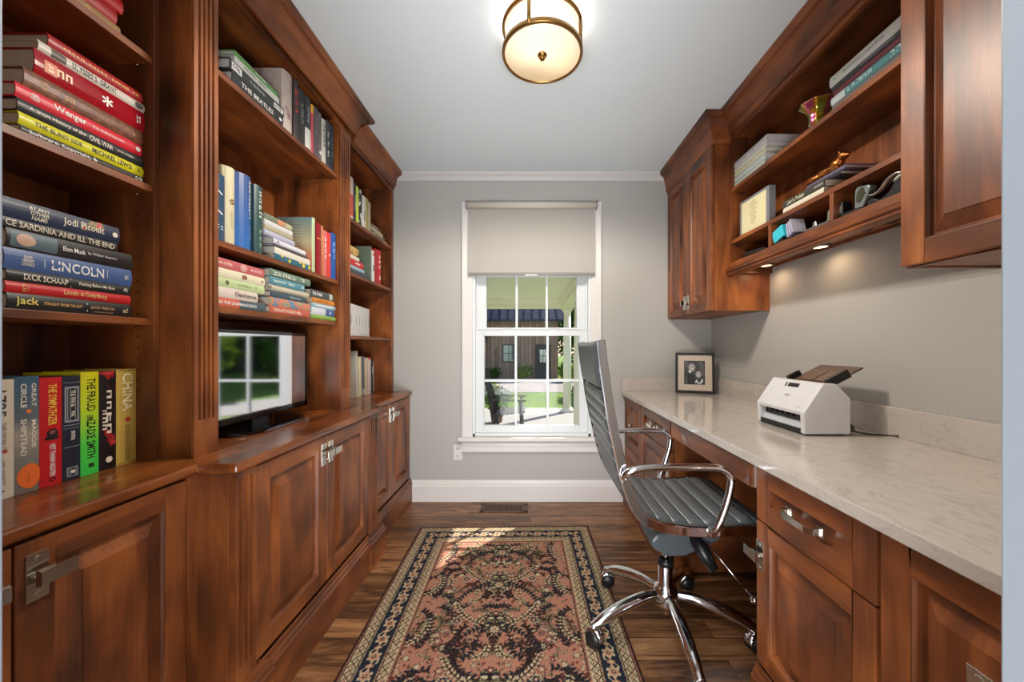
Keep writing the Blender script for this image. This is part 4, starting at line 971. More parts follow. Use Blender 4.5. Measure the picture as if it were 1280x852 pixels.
# ================================================================ BOOKS
def page_mat(c):
    k = ('pages', c)
    if k in MC: return MC[k]
    m, n, l, b = mat('book_pages'); tc = n.new('ShaderNodeTexCoord'); wv = n.new('ShaderNodeTexWave'); wv.bands_direction = 'Z'; wv.inputs['Scale'].default_value = 260; wv.inputs['Distortion'].default_value = .6
    l.new(tc.outputs['Object'], wv.inputs[0]); r = ramp(n, [(0, tuple(v*.86 for v in c)), (1, c)]); l.new(wv.outputs[0], r.inputs[0]); l.new(r.outputs[0], b.inputs['Base Color']); b.inputs['Roughness'].default_value = .9
    MC[k] = m; return m
PG, PGW = page_mat((222, 212, 192)), page_mat((224, 218, 216))
def pattern(name, stops, scale=20, kind='noise', axis_scale=(1, 1, 1), rough=.4):
    m, n, l, b = mat(name); tc = n.new('ShaderNodeTexCoord'); mp = n.new('ShaderNodeMapping'); mp.inputs['Scale'].default_value = axis_scale; l.new(tc.outputs['Object'], mp.inputs[0])
    if kind == 'grad':
        s_ = n.new('ShaderNodeSeparateXYZ'); l.new(mp.outputs[0], s_.inputs[0]); src = n.new('ShaderNodeMath'); src.operation = 'MULTIPLY_ADD'; src.inputs[1].default_value = scale; src.inputs[2].default_value = .5; l.new(s_.outputs['Y'], src.inputs[0]); out = src.outputs[0]
        r = ramp(n, stops)
    elif kind == 'vor':
        v = n.new('ShaderNodeTexVoronoi'); v.inputs['Scale'].default_value = scale; l.new(mp.outputs[0], v.inputs['Vector']); out = v.outputs['Distance']; r = ramp(n, stops); r.color_ramp.interpolation = 'CONSTANT'
    else:
        v = n.new('ShaderNodeTexNoise'); v.inputs['Scale'].default_value = scale; v.inputs['Detail'].default_value = 3; l.new(mp.outputs[0], v.inputs[0]); out = v.outputs[0]; r = ramp(n, stops)
        if kind == 'cut': r.color_ramp.interpolation = 'CONSTANT'
    l.new(out, r.inputs[0]); l.new(r.outputs[0], b.inputs['Base Color']); b.inputs['Roughness'].default_value = rough
    return m
def book(label, T, L, x, y, z, c, texts=(), group='', up=False, right=False, W=.165, lean=0.0, bulge=.004, pages=None, m=None, jut=0, cat='book', soft=False):
    """flat: y is the middle of the spine; upright: y is the near edge of the spine. texts: (words, centre 0..1 along the spine, length share, height share, colour[, offset across])"""
    rz = PI if right else 0
    if up: loc = (x, y, z+L/2); rot = (-PI/2+lean, 0, rz)
    else: loc = (x, y, z); rot = (0, 0, rz)
    t = thing('book', label, cat, loc, group, rot)
    cm = m or plain(c, .38, name='book_cover')
    e = .0012 if soft else .0024; b = MB(); o = []; n = 7
    for k in range(n): u = k/(n-1); o.append((-bulge*(2*u-1)**2, T*u))
    prof_o = [(-W, 0)]+o+[(-W, T)]
    prof_i = [(-W, T-e)]+[(px-e, min(max(pz, e), T-e)) for px, pz in reversed(o)]+[(-W, e)]
    P = prof_o+prof_i; ny = L/2; V = [(a, -ny, q) for a, q in P]+[(a, ny, q) for a, q in P]; N = len(P)
    b.add(V, [(i, (i+1) % N, N+(i+1) % N, N+i) for i in range(N)])
    M_ = len(prof_o)
    for s_ in (0, N):
        fs = [(i, i+1, N-2-i, N-1-i) for i in range(M_-1)]
        b.add(V, [tuple(s_+j for j in f) for f in fs])
    b.build('cover', cm, t, local=True)
    g = .0005 if soft else .004
    MB().box(-W+g, -bulge-e-.0006, -ny+g, ny-g, e+.0002, T-e-.0002).build('pages', pages or PG, t, local=True)
    groups = {}
    for q in texts:
        s_, cpos, ln, hh, col = q[:5]; off = q[5] if len(q) > 5 else .5
        groups.setdefault((col, len(groups)) if s_ in ('#', 'o', '|') or s_[0] == '~' or col in (GO, CR) else (col, -1), []).append((s_, cpos, ln, hh, off))
    for gi, ((col, sep), lst) in enumerate(groups.items()):
        b = MB()
        for s_, cpos, ln, hh, off in lst:
            if s_ == '#':     # a plain block or band
                yy0, yy1, z0, z1 = -ny+L*(cpos-ln/2), -ny+L*(cpos+ln/2), T*(off-hh/2), T*(off+hh/2); NN = 6; V = []
                for k in range(NN+1):
                    zz = z0+(z1-z0)*k/NN; xx = -bulge*(2*zz/T-1)**2+.0004; V += [(xx, yy0, zz), (xx, yy1, zz)]
                b.add(V, [(2*k, 2*k+1, 2*k+3, 2*k+2) for k in range(NN)])
            elif s_ == 'o':   # a disc
                r = T*hh/2; V = []; F = []
                for q_ in range(6):
                    for k in range(20):
                        a = 2*PI*k/20; rr_ = r*(q_+.02)/5; zc = T*off+rr_*math.sin(a); V.append((-bulge*(2*zc/T-1)**2+.0008, -ny+L*cpos+rr_*math.cos(a)*ln, zc))
                for q_ in range(5):
                    for k in range(20): F.append((q_*20+k, q_*20+(k+1) % 20, (q_+1)*20+(k+1) % 20, (q_+1)*20+k))
                b.add(V, F)
            elif s_[0] == '~':   # worn, unreadable lettering: a run of small strokes
                rr = random.Random(len(label)+int(cpos*90)); k_ = int(s_[1:] or 3); st_ = L*ln/k_
                for q_ in range(k_):
                    if k_ > 4 and q_ % 6 == 5: continue
                    wd_ = st_*(.55+.3*rr.random()); hh2 = T*hh*(.8+.2*rr.random()); yy = -ny+L*cpos-L*ln/2+st_*q_; zz = T*off
                    for ux0, ux1, uz0, uz1 in ((0, .28, -.5, .5), (.28, 1, .26, .5), (.7, 1, -.5, .26)) if rr.random() < .5 else ((0, .3, -.5, .5), (.3, 1, -.5, -.22), (.3, .9, .05, .3)):
                        P_ = [(yy+wd_*a_, zz+hh2*b_) for a_, b_ in ((ux0, uz0), (ux1, uz0), (ux1, uz1), (ux0, uz1))]
                        b.add([(-bulge*(2*pz/T-1)**2+.0007, py, pz) for py, pz in P_], [(0, 1, 2, 3)])
            else:
                V, F = text_mesh(s_, L*ln, T*hh, bold=.012)
                W_ = [(-bulge*(2*min(max(v[1]+T*off, 0), T)/T-1)**2+.0008, v[0]-ny+L*cpos, v[1]+T*off) for v in V]; b.add(W_, F)
        b.build(('spine_band' if lst[0][0] in '#|' else 'spine_emblem' if lst[0][0] == 'o' else 'spine_lettering') if sep >= 0 else 'title' if not any(g[1] == -1 for g in list(groups)[:gi]) else 'spine_lettering', plain(col, .45, name='spine_ink'), t, local=True)
    return t
def yl(px, X): return abs(X)*465/abs(663-px)
CR, GO, BK, WH = (226, 218, 200), (214, 170, 84), (24, 22, 22), (232, 230, 226)
def stack(z, x, items, group, right=False, W=.165, k=1.0):
    """items bottom to top: (label, T, y0, y1, colour, texts, extras)"""
    z += .0006
    for it in items:
        lb, T, a, e, c, tx = it[:6]; T *= k; a *= k; e *= k; kw = it[6] if len(it) > 6 else {}
        kw.setdefault('W', W)
        book(lb, T-.0004, e-a, kw.pop('x', x), (a+e)/2, z, c, tx, group, right=right, **kw); z += T
    return z
def row(z, x, items, group, right=False, W=.165, gap=.0006):
    for it in items:
        lb, a, e, H, c, tx = it[:6]; kw = it[6] if len(it) > 6 else {}
        kw.setdefault('W', W)
        book(lb, (e-a)-gap, H, kw.pop('x', x), a, z+.0006, c, tx, group, up=True, right=right, **kw)

# --- nearest bookcase section, top shelf
G = 'hardbacks lying on the uppermost left shelf'
stack(1.987, -1.11, [
 ('tan hardback at the bottom of the small stack on the uppermost left shelf', .026, .735, .976, (172, 138, 92), [('~7', .5, .5, .4, (230, 200, 140))]),
 ('red hardback with white lettering in the middle of the uppermost left stack', .038, .728, .968, (176, 34, 36), [('~6', .55, .5, .55, WH)], {}),
 ('bright red hardback on top of the uppermost left stack', .036, .742, .983, (196, 30, 38), [('~3', .2, .2, .5, WH), ('~3', .7, .3, .5, WH)])], G, k=1.0326)
# --- second shelf stack
G = 'stack of history books on the second left shelf'
stack(1.615, -1.11, [
 ('dark grey paperback with white title at the bottom of the stack under the yellow book', .019, .785, 1.036, (52, 54, 54), [('Software, Copyright, &', .30, .50, .62, WH), ('09', .94, .07, .6, WH)], dict(soft=True)),
 ('bright yellow hardback with handwritten-style black title, second from the bottom of its stack', .027, .782, 1.034, (206, 202, 30), [('THE BLIND SIDE', .27, .34, .36, (60, 58, 20)), ('MICHAEL LEWIS', .70, .36, .46, (40, 38, 20)), ('X', .95, .03, .4, BK)]),
 ('black hardback with white italic title resting on the bright yellow book', .028, .780, 1.034, (40, 42, 44), [('A Short History of the', .27, .40, .34, CR), ('CIVIL WAR', .60, .20, .46, CR), ('James L. Stokesbury', .82, .16, .2, CR)]),
 ('bright red hardback with bold white title, below the thick brown book', .031, .777, 1.030, (205, 36, 52), [('Wenger', .37, .24, .62, WH), ('MY LIFE AND LESSONS IN RED & WHITE', .68, .28, .16, WH), ('ARSENE\nWENGER', .12, .06, .5, WH), ('o', .955, 1, .4, WH)]),
 ('thick brown cloth hardback between the two red books', .040, .790, 1.033, (108, 62, 40), [('~6', .14, .06, .5, (190, 140, 80)), ('~3', .33, .08, .3, (190, 140, 80)), ('~', .90, .03, .25, (190, 140, 80))], dict(m=pattern('brown_cloth', [(.35, (92, 50, 32)), (.65, (128, 78, 52))], 90))),
 ('very thick shiny red book with white emblem near the top of the second-shelf stack', .054, .807, 1.038, (152, 20, 32), [('~3', .20, .20, .34, (240, 206, 170)), ('#', .12, .10, .5, (206, 120, 90)), ('*', .60, .10, .5, WH), ('~2', .93, .05, .4, WH)], dict(m=plain((152, 20, 32), .14, name='gloss_cover'))),
 ('cream hardback with black title and small portrait on its spine', .023, .813, 1.037, (206, 200, 190), [('ULYSSES S. GRANT', .48, .42, .58, (52, 48, 46)), ('#', .16, .12, .86, (96, 86, 82)), ('o', .93, 1.3, .7, (84, 78, 74))]),
 ('dark red hardback with small gold title on top of the second-shelf stack', .028, .830, 1.032, (158, 30, 34), [('~20', .54, .82, .22, (240, 176, 80))])], G, W=.175, k=1.0326)
# --- third shelf stack
G = 'stack of biographies on the third left shelf'
stack(1.2306, -1.11, [
 ('black hardback with yellow lowercase title at the bottom of the biography stack', .034, .765, 1.001, (34, 34, 34), [('jack', .13, .15, .62, (226, 208, 110)), ('STRAIGHT FROM THE GUT', .39, .30, .20, (214, 170, 100)), ('|', .585, .006, .6, WH), ('JACK WELCH', .72, .22, .24, (200, 160, 110)), ('WITH JOHN A. BYRNE', .73, .18, .12, (200, 160, 110), .2), ('a!', .94, .05, .34, (214, 190, 140))]),
 ('thin red hardback with gold title, second from the bottom of the biography stack', .024, .762, 1.001, (186, 34, 38), [('Lincoln at Gettysburg', .58, .36, .6, (226, 186, 120)), ('GW', .13, .05, .7, (226, 186, 120)), ('|', .19, .004, .6, GO)]),
 ('black hardback with white capital title beneath the thick blue book', .025, .764, .999, (38, 38, 38), [('DICK SCHAAP', .27, .32, .52, CR), ('|', .46, .005, .8, CR), ('Flashing Before My Eyes', .68, .32, .38, CR), ('A)', .95, .04, .5, CR)]),
 ('thick blue hardback with large white capitals in the middle of the biography stack', .044, .760, 1.004, (66, 92, 142), [('LINCOLN', .52, .42, .52, WH), ('DAVID\nHERBERT\nDONALD', .15, .08, .5, CR), ('|', .26, .004, .42, CR), ('|', .76, .004, .42, CR), ('S&S', .94, .04, .22, CR)]),
 ('dark hardback with a man portrait on its spine, resting on the thick blue book', .042, .764, 1.005, (36, 34, 36), [('Elon Musk', .47, .18, .26, WH), ('by Walter Isaacson', .71, .26, .20, (200, 196, 196)), ('#', .18, .32, .8, (84, 104, 112)), ('o', .12, 1.2, .62, (196, 160, 140), .5)]),
 ('slim black book with large cream capitals under the floral book', .020, .755, .968, (44, 42, 42), [('CE SARDINIA AND ILL THE END', .50, .94, .66, (216, 206, 186))], dict(bulge=.002)),
 ('navy hardback with pink and cream flowers on top of the biography stack', .042, .748, .974, (38, 50, 76), [('BY ANY\nOTHER\nNAME', .30, .15, .70, CR), ('Jodi Picoult', .66, .36, .52, CR), ('o', .95, 1, .3, CR)],
   dict(m=pattern('floral_cover', [(0, (36, 48, 74)), (.60, (36, 48, 74)), (.625, (96, 104, 62)), (.66, (150, 130, 90)), (.69, (196, 74, 84)), (.75, (214, 160, 150))], 22, 'cut')))], G, W=.16, k=1.0326)
# --- upright books on the near worktop
G = 'upright novels standing on the worktop nearest the doorway'; X = -1.135
def Y(p): return yl(p, X)
items = [
 ('cream upright book with dark date on its spine, first by the doorway', Y(-22), Y(20.2), .258, (196, 184, 166), [('1795', .20, .22, .42, (50, 50, 48)), ('THE ORDER OF\nTHE FURIES', .48, .24, .42, (120, 112, 100)), ('NIKLAS NATT\nOCH DAG', .78, .20, .34, (110, 104, 94)), ('#', .60, .03, .5, (170, 60, 50)), ('A', .93, .06, .3, (70, 70, 66))]),
 ('blue and grey upright book with orange circle and white capitals on its spine', Y(20.2), Y(51.3), .262, (110, 108, 104), [('GREAT      MAGGIE', .34, .56, .22, CR, .72), ('CIRCLE     SHIPSTEAD', .37, .62, .22, CR, .30), ('o', .30, 1, .22, (222, 120, 60)), ('o', .86, 1.35, 1.0, (224, 106, 44), .56), ('A novel', .87, .08, .12, (60, 44, 34))],
   dict(m=pattern('sky_cover', [(0, (56, 88, 112)), (.35, (88, 100, 106)), (.5, (160, 150, 138)), (.7, (120, 118, 112)), (1, (112, 104, 96))], 4.0, 'grad'))),
 ('red upright book with yellow title and small black portrait', Y(51.3), Y(79.6), .256, (190, 26, 32), [('THE SYMPATHIZER', .25, .38, .38, (230, 190, 70)), ('VIET THANH NGUYEN', .76, .30, .26, WH), ('o', .52, 1.2, .5, BK, .5), ('o', .505, .8, .28, (150, 90, 76), .5), ('#', .56, .03, .6, BK), ('G', .94, .04, .3, BK)]),
 ('dark navy upright book with boxed silver title between red and green books', Y(79.6), Y(102.6), .256, (32, 38, 54), [('#', .27, .34, .8, (150, 158, 166)), ('#', .06, .004, .9, (150, 158, 166)), ('#', .47, .006, .9, (150, 158, 166)), ('#', .50, .004, .9, (150, 158, 166)), ('#', .68, .006, .9, (150, 158, 166)), ('#', .92, .09, .6, (150, 158, 166)), ('#', .27, .31, .66, (18, 20, 28)), ('#', .92, .076, .5, (18, 20, 28)), ('~8', .27, .26, .22, CR), ('~3', .58, .10, .24, CR), ('o', .92, .8, .28, CR)]),
 ('yellow-green upright book with black capitals in the middle of the worktop row', Y(102.6), Y(125.5), .264, (150, 220, 50), [('THE FRAUD', .22, .32, .48, (30, 30, 20)), ('ZADIE SMITH', .66, .36, .48, (24, 30, 20)), ('a novel', .45, .06, .5, (30, 30, 20)), ('#', .91, .04, .3, (30, 50, 20))],
   dict(m=pattern('lime_cover', [(0, (208, 202, 28)), (.35, (190, 214, 44)), (.7, (84, 214, 72)), (1, (60, 208, 80))], 4.0, 'grad'))),
 ('black upright book splashed with red, beside the gold one', Y(125.5), Y(147), .262, (30, 24, 26), [('~4', .42, .46, .34, CR), ('~3', .50, .22, .22, CR, .25), ('o', .90, 1, .4, CR)], dict(m=pattern('splash_cover', [(0, (26, 20, 22)), (.55, (26, 20, 22)), (.6, (150, 28, 34)), (.68, (190, 60, 66))], 26, 'cut'))),
 ('gold upright book with pale vertical capitals at the pilaster end of the row', Y(147), Y(172), .266, (196, 164, 78), [('CHINA', .24, .40, .52, (240, 230, 190)), ('o', .53, 1, .26, (170, 50, 34)), ('EDWARD RUTHERFURD', .78, .38, .26, (130, 96, 40)), ('#', .015, .008, .9, (120, 84, 36)), ('#', .985, .008, .9, (120, 84, 36))]),
]
row(CT, X, items, G, W=.15)

# --- middle section, top shelf
G = 'coffee-table books lying on the top middle shelf'; X = -1.005
stack(2.043, X, [
 ('black book with bold white capitals at the bottom of the top middle stack', .038, 1.235, 1.49, (44, 48, 50), [('THE BEATLES', .46, .62, .44, WH), ('o', .93, 1.4, .3, WH)], dict(bulge=.002, pages=PGW)),
 ('black book with white boxed corner lettering above the bold-titled black one', .036, 1.225, 1.495, (50, 54, 56), [('#', .11, .16, .7, WH), ('#', .88, .20, .5, WH), ('~3', .11, .12, .4, BK), ('~6', .50, .34, .3, (170, 174, 174)), ('~3', .88, .16, .34, BK)], dict(bulge=.002, pages=PGW)),
 ('thin white and green book second from the top of the highest middle stack', .022, 1.245, 1.465, (206, 210, 202), [('~10', .45, .5, .4, (60, 90, 60))], dict(bulge=.001, pages=PGW)),
 ('thin green-edged book topping the highest middle stack', .018, 1.245, 1.458, (96, 148, 84), [('~6', .6, .3, .5, (220, 230, 214))], dict(bulge=.001, pages=PGW))], G, W=.19, k=1.0153)
G = 'upright picture books on the top middle shelf'
flor = pattern('faded_floral', [(.3, (198, 188, 176)), (.55, (190, 172, 164)), (.7, (150, 104, 110))], 26)
P = [350, 368.5, 374, 382, 389.5, 393, 398.5, 403, 408.3, 413, 418]
P = [yl(p, X) for p in P]; P[0] = 1.52
row(2.043, X, [
 ('wide upright book with faded pink floral cover, leaning beside the lying stack', P[0], P[1], .245, (200, 190, 178), [], dict(m=flor, bulge=.012)),
 ('dark upright book with red and orange lettering on the top middle shelf', P[1], P[2], .25, (60, 54, 56), [('~3', .36, .45, .7, (226, 62, 40))]),
 ('black upright book right of the red-lettered spine', P[2], P[3], .232, (40, 40, 42), [('~4', .45, .4, .4, (150, 150, 150))]),
 ('black upright book with white lower half, left of the yellow-topped one', P[3], P[4], .232, (44, 48, 56), [('#', .80, .38, .96, (214, 214, 210)), ('~4', .35, .34, .4, (160, 166, 176))]),
 ('slim pink spine with a yellow top end among dark books', P[4], P[5], .222, (190, 74, 84), [('#', .09, .18, 1.0, (232, 178, 40))]),
 ('mauve-grey upright book next to the slim pink spine', P[5], P[6], .228, (92, 82, 90), [('~3', .4, .4, .4, (150, 140, 148))]),
 ('brown-grey upright book with a small white emblem low on its spine', P[6], P[7], .222, (104, 96, 92), [('o', .85, 1, .6, WH)]),
 ('white upright book with black capitals on the top middle shelf', P[7], P[8], .212, (206, 202, 194), [('~5', .38, .55, .5, BK)]),
 ('charcoal upright book with a pale vertical title, second from the far pilaster', P[8], P[9], .228, (56, 58, 62), [('~3', .55, .6, .45, (200, 200, 196))]),
 ('blue-black upright book against the far pilaster on the top middle shelf', P[9], P[10], .225, (36, 44, 54), [('~3', .5, .5, .35, (110, 120, 130))])], G, W=.18)
# --- middle section, second shelf
G = 'tall upright hardbacks on the second middle shelf'
P = [yl(p, X) for p in (274, 282.5, 298, 319.5, 329.5)]; P[0] = 1.183
row(1.495, X, [
 ('navy upright book with white feather marks against the near pilaster', P[0], P[1], .214, (40, 70, 96), [('/', .28, .07, .4, WH), ('/', .58, .07, .4, WH), ('//', .80, .08, .5, WH)], dict(m=pattern('dotted_navy', [(0, (200, 212, 220)), (.10, (38, 68, 96))], 160, 'vor'))),
 ('thick cream upright book with a small gold oval on its rounded spine', P[1], P[2], .256, (204, 196, 162), [('o', .45, 1, .36, (120, 84, 44)), ('o', .45, .6, .2, (206, 180, 130)), ('~6', .72, .3, .2, (180, 170, 130))], dict(bulge=.014)),
 ('very thick blue upright book with white vertical author name', P[2], P[3], .262, (44, 76, 136), [('KEN FOLLETT', .32, .52, .24, WH, .72), ('~3', .78, .2, .14, (150, 170, 210), .72)], dict(bulge=.018, m=pattern('blue_cover', [(0, (52, 74, 128)), (1, (40, 104, 176))], 3.4, 'grad'))),
 ('dark teal upright book with pale lettering next to the very thick blue one', P[3], P[4], .25, (40, 74, 74), [('~4', .28, .40, .4, (206, 214, 200), .62), ('~3', .8, .3, .3, (140, 180, 150), .62)], dict(bulge=.006))], G, W=.16)
G = 'mixed books lying on the second middle shelf'
ban = pattern('banana_cover', [(0, (220, 190, 50)), (.32, (220, 190, 50)), (.36, (40, 96, 116))], 34, 'vor')
y0 = P[4]/1.0153+.005
stack(1.495, X, [
 ('blue book dotted with yellow shapes at the bottom of the lying pile', .023, y0+.055, 1.675, (40, 96, 116), [], dict(m=ban, bulge=.001, pages=PGW)),
 ('cream-white book lying directly on the blue one with yellow shapes', .026, y0+.055, 1.672, (216, 210, 194), [], dict(bulge=.003, pages=PGW)),
 ('thin black-edged book under the white one in the lying pile', .010, y0+.05, 1.645, (70, 70, 72), [], dict(bulge=.001, pages=PGW)),
 ('white book with lilac edge in the middle of the lying pile', .022, y0+.05, 1.640, (214, 214, 222), [('o', .12, 1, .5, (120, 110, 120))], dict(bulge=.006)),
 ('pale blue-grey book lying above the white lilac-edged one', .020, y0, 1.565, (176, 178, 200), [], dict(pages=PGW)),
 ('beige book lying third from the top of the mixed pile', .018, y0, 1.552, (170, 160, 132), []),
 ('white book lying second from the top of the mixed pile', .020, y0, 1.55, (206, 204, 204), [], dict(pages=PGW)),
 ('green-grey book with orange patch topping the mixed pile', .023, y0, 1.552, (112, 124, 104), [('#', .55, .22, .9, (200, 134, 100)), ('#', .82, .26, .9, (176, 168, 134))])], G, W=.15, k=1.0153)
G = 'upright hardbacks beside the lying pile on the second middle shelf'
sun_c = pattern('sunset_cover', [(0, (120, 148, 150)), (.45, (200, 190, 150)), (.7, (208, 140, 110)), (1, (190, 120, 96))], 4.0, 'grad')
tp = book('tall book showing its misty blue to peach cover beside the lying pile', .026, .252, X, yl(390, X)+.004, 1.4956, (200, 190, 150), [('#', .5, 1.0, .9, (176, 196, 150))], G, up=True, m=sun_c, bulge=.004)
b = MB()
for k in range(9): b.box(-.13+.01*(k % 3), -.05, -.09+.014*k, -.0885+.014*k, -.0006, -.0002)
b.build('blurb_lines', plain((78, 92, 100), .6, name='blurb'), tp, local=True)
P = [yl(p, X) for p in (396.5, 402.5, 405.2, 409.5, 414.5, 419.5)]; P[-1] = 1.93
row(1.495, X, [
 ('dark red upright hardback right of the misty-covered book', P[0], P[1], .24, (138, 24, 30), [('#', .30, .02, .9, (200, 150, 90))]),
 ('tan and red upright hardback second right of the misty-covered book', P[1], P[2], .238, (176, 104, 66), [('~3', .4, .4, .5, (226, 190, 130))]),
 ('salmon upright paperback with pale letters between the tan and scarlet books', P[2], P[3], .222, (204, 108, 104), [('~4', .4, .5, .5, WH)]),
 ('scarlet upright book beside the bright blue one', P[3], P[4], .222, (206, 60, 58), [('o', .5, 1, .4, (230, 190, 170))]),
 ('bright blue upright book against the far pilaster on the second middle shelf', P[4], P[5], .232, (36, 84, 160), [('~3', .4, .4, .4, (140, 180, 220))])], G)
# --- middle section, third shelf
G = 'near stack of novels on the shelf above the television'
stack(1.2796, X, [
 ('orange-red and grey book with white title at the bottom of the near novel stack', .031, 1.172, 1.39, (196, 98, 74), [('#', .72, .56, .98, (72, 88, 96)), ('IN THE CHAPMANS RING', .42, .74, .34, WH)]),
 ('off-white book with looping script title, second from the bottom of the near stack', .035, 1.172, 1.352, (214, 200, 188), [('Penitence', .70, .5, .44, (70, 60, 60)), ('o', .46, 1, .5, (110, 100, 96)), ('o', .46, .86, .42, (214, 200, 188))]),
 ('pale green book lying in the middle of the near novel stack', .030, 1.172, 1.386, (188, 204, 152), [('o', .20, 1, .5, (90, 90, 60)), ('~7', .62, .4, .3, (130, 150, 100))]),
 ('cream book lying second from the top of the near novel stack', .030, 1.172, 1.388, (220, 212, 184), [('#', .54, .10, .5, (140, 90, 76)), ('o', .93, 1, .3, (120, 100, 90))]),
 ('dusty pink book topping the near novel stack', .032, 1.172, 1.384, (190, 96, 98), [('~6', .20, .38, .30, (230, 200, 190)), ('o', .53, 1.2, .8, (206, 160, 150)), ('~3', .82, .26, .30, (230, 200, 190))])], G, W=.15, k=1.0153)
G = 'central stack of novels on the shelf above the television'
port = pattern('mosaic_cover', [(0, (96, 140, 164)), (.42, (96, 140, 164)), (.47, (206, 126, 96)), (.56, (150, 148, 124)), (.62, (190, 160, 120))], 14, 'cut')
stack(1.2796, X, [
 ('brick-red book with white capitals at the bottom of the central novel stack', .030, 1.415, 1.668, (188, 90, 68), [('THE LAST ROSSINO BELL', .42, .7, .42, (240, 220, 200))]),
 ('patterned blue, orange and khaki book second from the bottom of the central stack', .033, 1.412, 1.67, (96, 140, 164), [], dict(m=port)),
 ('dark slate-blue book lying in the central stack below the cream one', .024, 1.42, 1.64, (62, 80, 92), [('~6', .70, .4, .35, (170, 180, 186))]),
 ('cream-grey book lying above the slate-blue one in the central stack', .026, 1.41, 1.665, (196, 188, 168), [('o', .03, 1, .5, (130, 120, 110))], dict(bulge=.008)),
 ('teal-blue book with white writing, second from the top of the central stack', .029, 1.415, 1.632, (86, 142, 158), [('~9', .40, .6, .3, WH), ('o', .93, 1, .4, WH)]),
 ('dark green book with pale script topping the central novel stack', .030, 1.418, 1.675, (106, 128, 112), [('~7', .45, .8, .55, (214, 220, 206)), ('#', .5, .98, .06, (60, 80, 70), .1)])], G, W=.165, k=1.0153)
G = 'far stack of novels on the shelf above the television'
stack(1.2796, X, [
 ('lime green book at the bottom of the far novel stack', .020, 1.682, 1.893, (132, 170, 72), []),
 ('white and blue book second from the bottom of the far novel stack', .034, 1.684, 1.878, (206, 210, 218), [('#', .80, .4, .98, (66, 96, 150)), ('o', .8, 1, .5, (170, 190, 220))]),
 ('pale blue book in the middle of the far novel stack, below the orange one', .020, 1.69, 1.89, (150, 186, 206), [('#', .5, .7, .3, WH)]),
 ('orange book lying under the dark grey one near the far pilaster', .024, 1.692, 1.88, (214, 134, 52), [('~6', .5, .6, .35, (120, 60, 20))]),
 ('dark grey book with white title topping the far novel stack', .036, 1.678, 1.876, (70, 76, 76), [('THE FORM', .25, .4, .4, WH), ('#', .85, .14, .8, (200, 196, 180))])], G, W=.15, k=1.0153)

# --- far section
X = -1.04; G = 'upright paperbacks on the top shelf of the far left section'
P = [2.13]+[yl(p, X) for p in (442.5, 446, 449.2, 453.5, 458, 461.3, 464)]
row(1.885, X, [
 ('white and red upright book by the pilaster, top shelf of the far section', P[0], P[1], .25, (206, 190, 184), [('#', .65, .5, .9, (200, 84, 74))]),
 ('black upright book between the white-red and lime spines', P[1], P[2], .235, (40, 44, 40), [('#', .5, .4, .3, (150, 160, 150))]),
 ('lime yellow upright spine on the far top shelf', P[2], P[3], .228, (190, 206, 74), []),
 ('black and white brush-patterned upright book right of the lime spine', P[3], P[4], .225, (60, 66, 62), [], dict(m=pattern('ink_cover', [(0, (48, 52, 50)), (.52, (48, 52, 50)), (.56, (190, 196, 190))], 18, 'cut'))),
 ('white upright book fifth along the far top shelf', P[4], P[5], .205, (206, 204, 196), [('#', .6, .3, .3, (120, 120, 110))]),
 ('olive upright book, seventh shade darker than its tan neighbour on the far top shelf', P[5], P[6], .208, (150, 140, 74), []),
 ('tan-grey upright book at the end of the far top row', P[6], P[7], .196, (168, 156, 128), [])], G)
G = 'small pile lying on the top shelf of the far left section'
y0 = P[-1]+.004
stack(1.885, X, [
 ('cream book at the bottom of the small pile in the far corner', .020, y0, 2.70, (196, 184, 148), [('#', .5, .5, .3, (90, 80, 60))]),
 ('dark-spined book second in the small far corner pile', .018, y0, 2.66, (90, 84, 70), [('#', .5, .6, .4, (190, 184, 160))]),
 ('beige book third in the small far corner pile', .018, y0+.005, 2.63, (186, 174, 140), []),
 ('brown book topping the small far corner pile', .018, y0, 2.60, (96, 70, 56), [('#', .4, .5, .3, (200, 190, 170))])], G, W=.15)
G = 'books lying on the second shelf of the far left section'
stack(1.575, X, [
 ('charcoal book at the bottom of the pile topped by a tan stone', .032, 2.12, 2.415, (52, 62, 72), [], dict(pages=PGW)),
 ('light blue book lying between the charcoal and scarlet ones', .020, 2.12, 2.335, (150, 176, 196), []),
 ('scarlet book lying under the white one in the far pile', .038, 2.12, 2.318, (192, 40, 42), [('#', .6, .3, .2, WH)]),
 ('white book directly beneath the tan stone', .022, 2.12, 2.262, (222, 214, 196), [])], G, W=.14)
st = MB()
for k in range(5): st.sphere((-1.10+.012*math.sin(k*2), 2.145+.030*k, 1.72+.006*math.sin(k*3)), .045, .026, .034+.006*math.cos(k*2), 12)
so = st.build('decorative_stone', pattern('tan_stone', [(.3, (150, 112, 60)), (.6, (206, 174, 116)), (.8, (226, 204, 160))], 30, rough=.8)); tag(so, 'rough tan stone ornament sitting on the lying books in the far section', 'ornament')
rm = so.modifiers.new('remesh', 'REMESH'); rm.mode = 'VOXEL'; rm.voxel_size = .005; dm = so.modifiers.new('rough', 'DISPLACE'); tx = bpy.data.textures.new('stone_noise', 'CLOUDS'); tx.noise_scale = .02; dm.texture = tx; dm.strength = .008
so.location.z = 1.575+.112
G = 'upright books on the second shelf of the far left section'
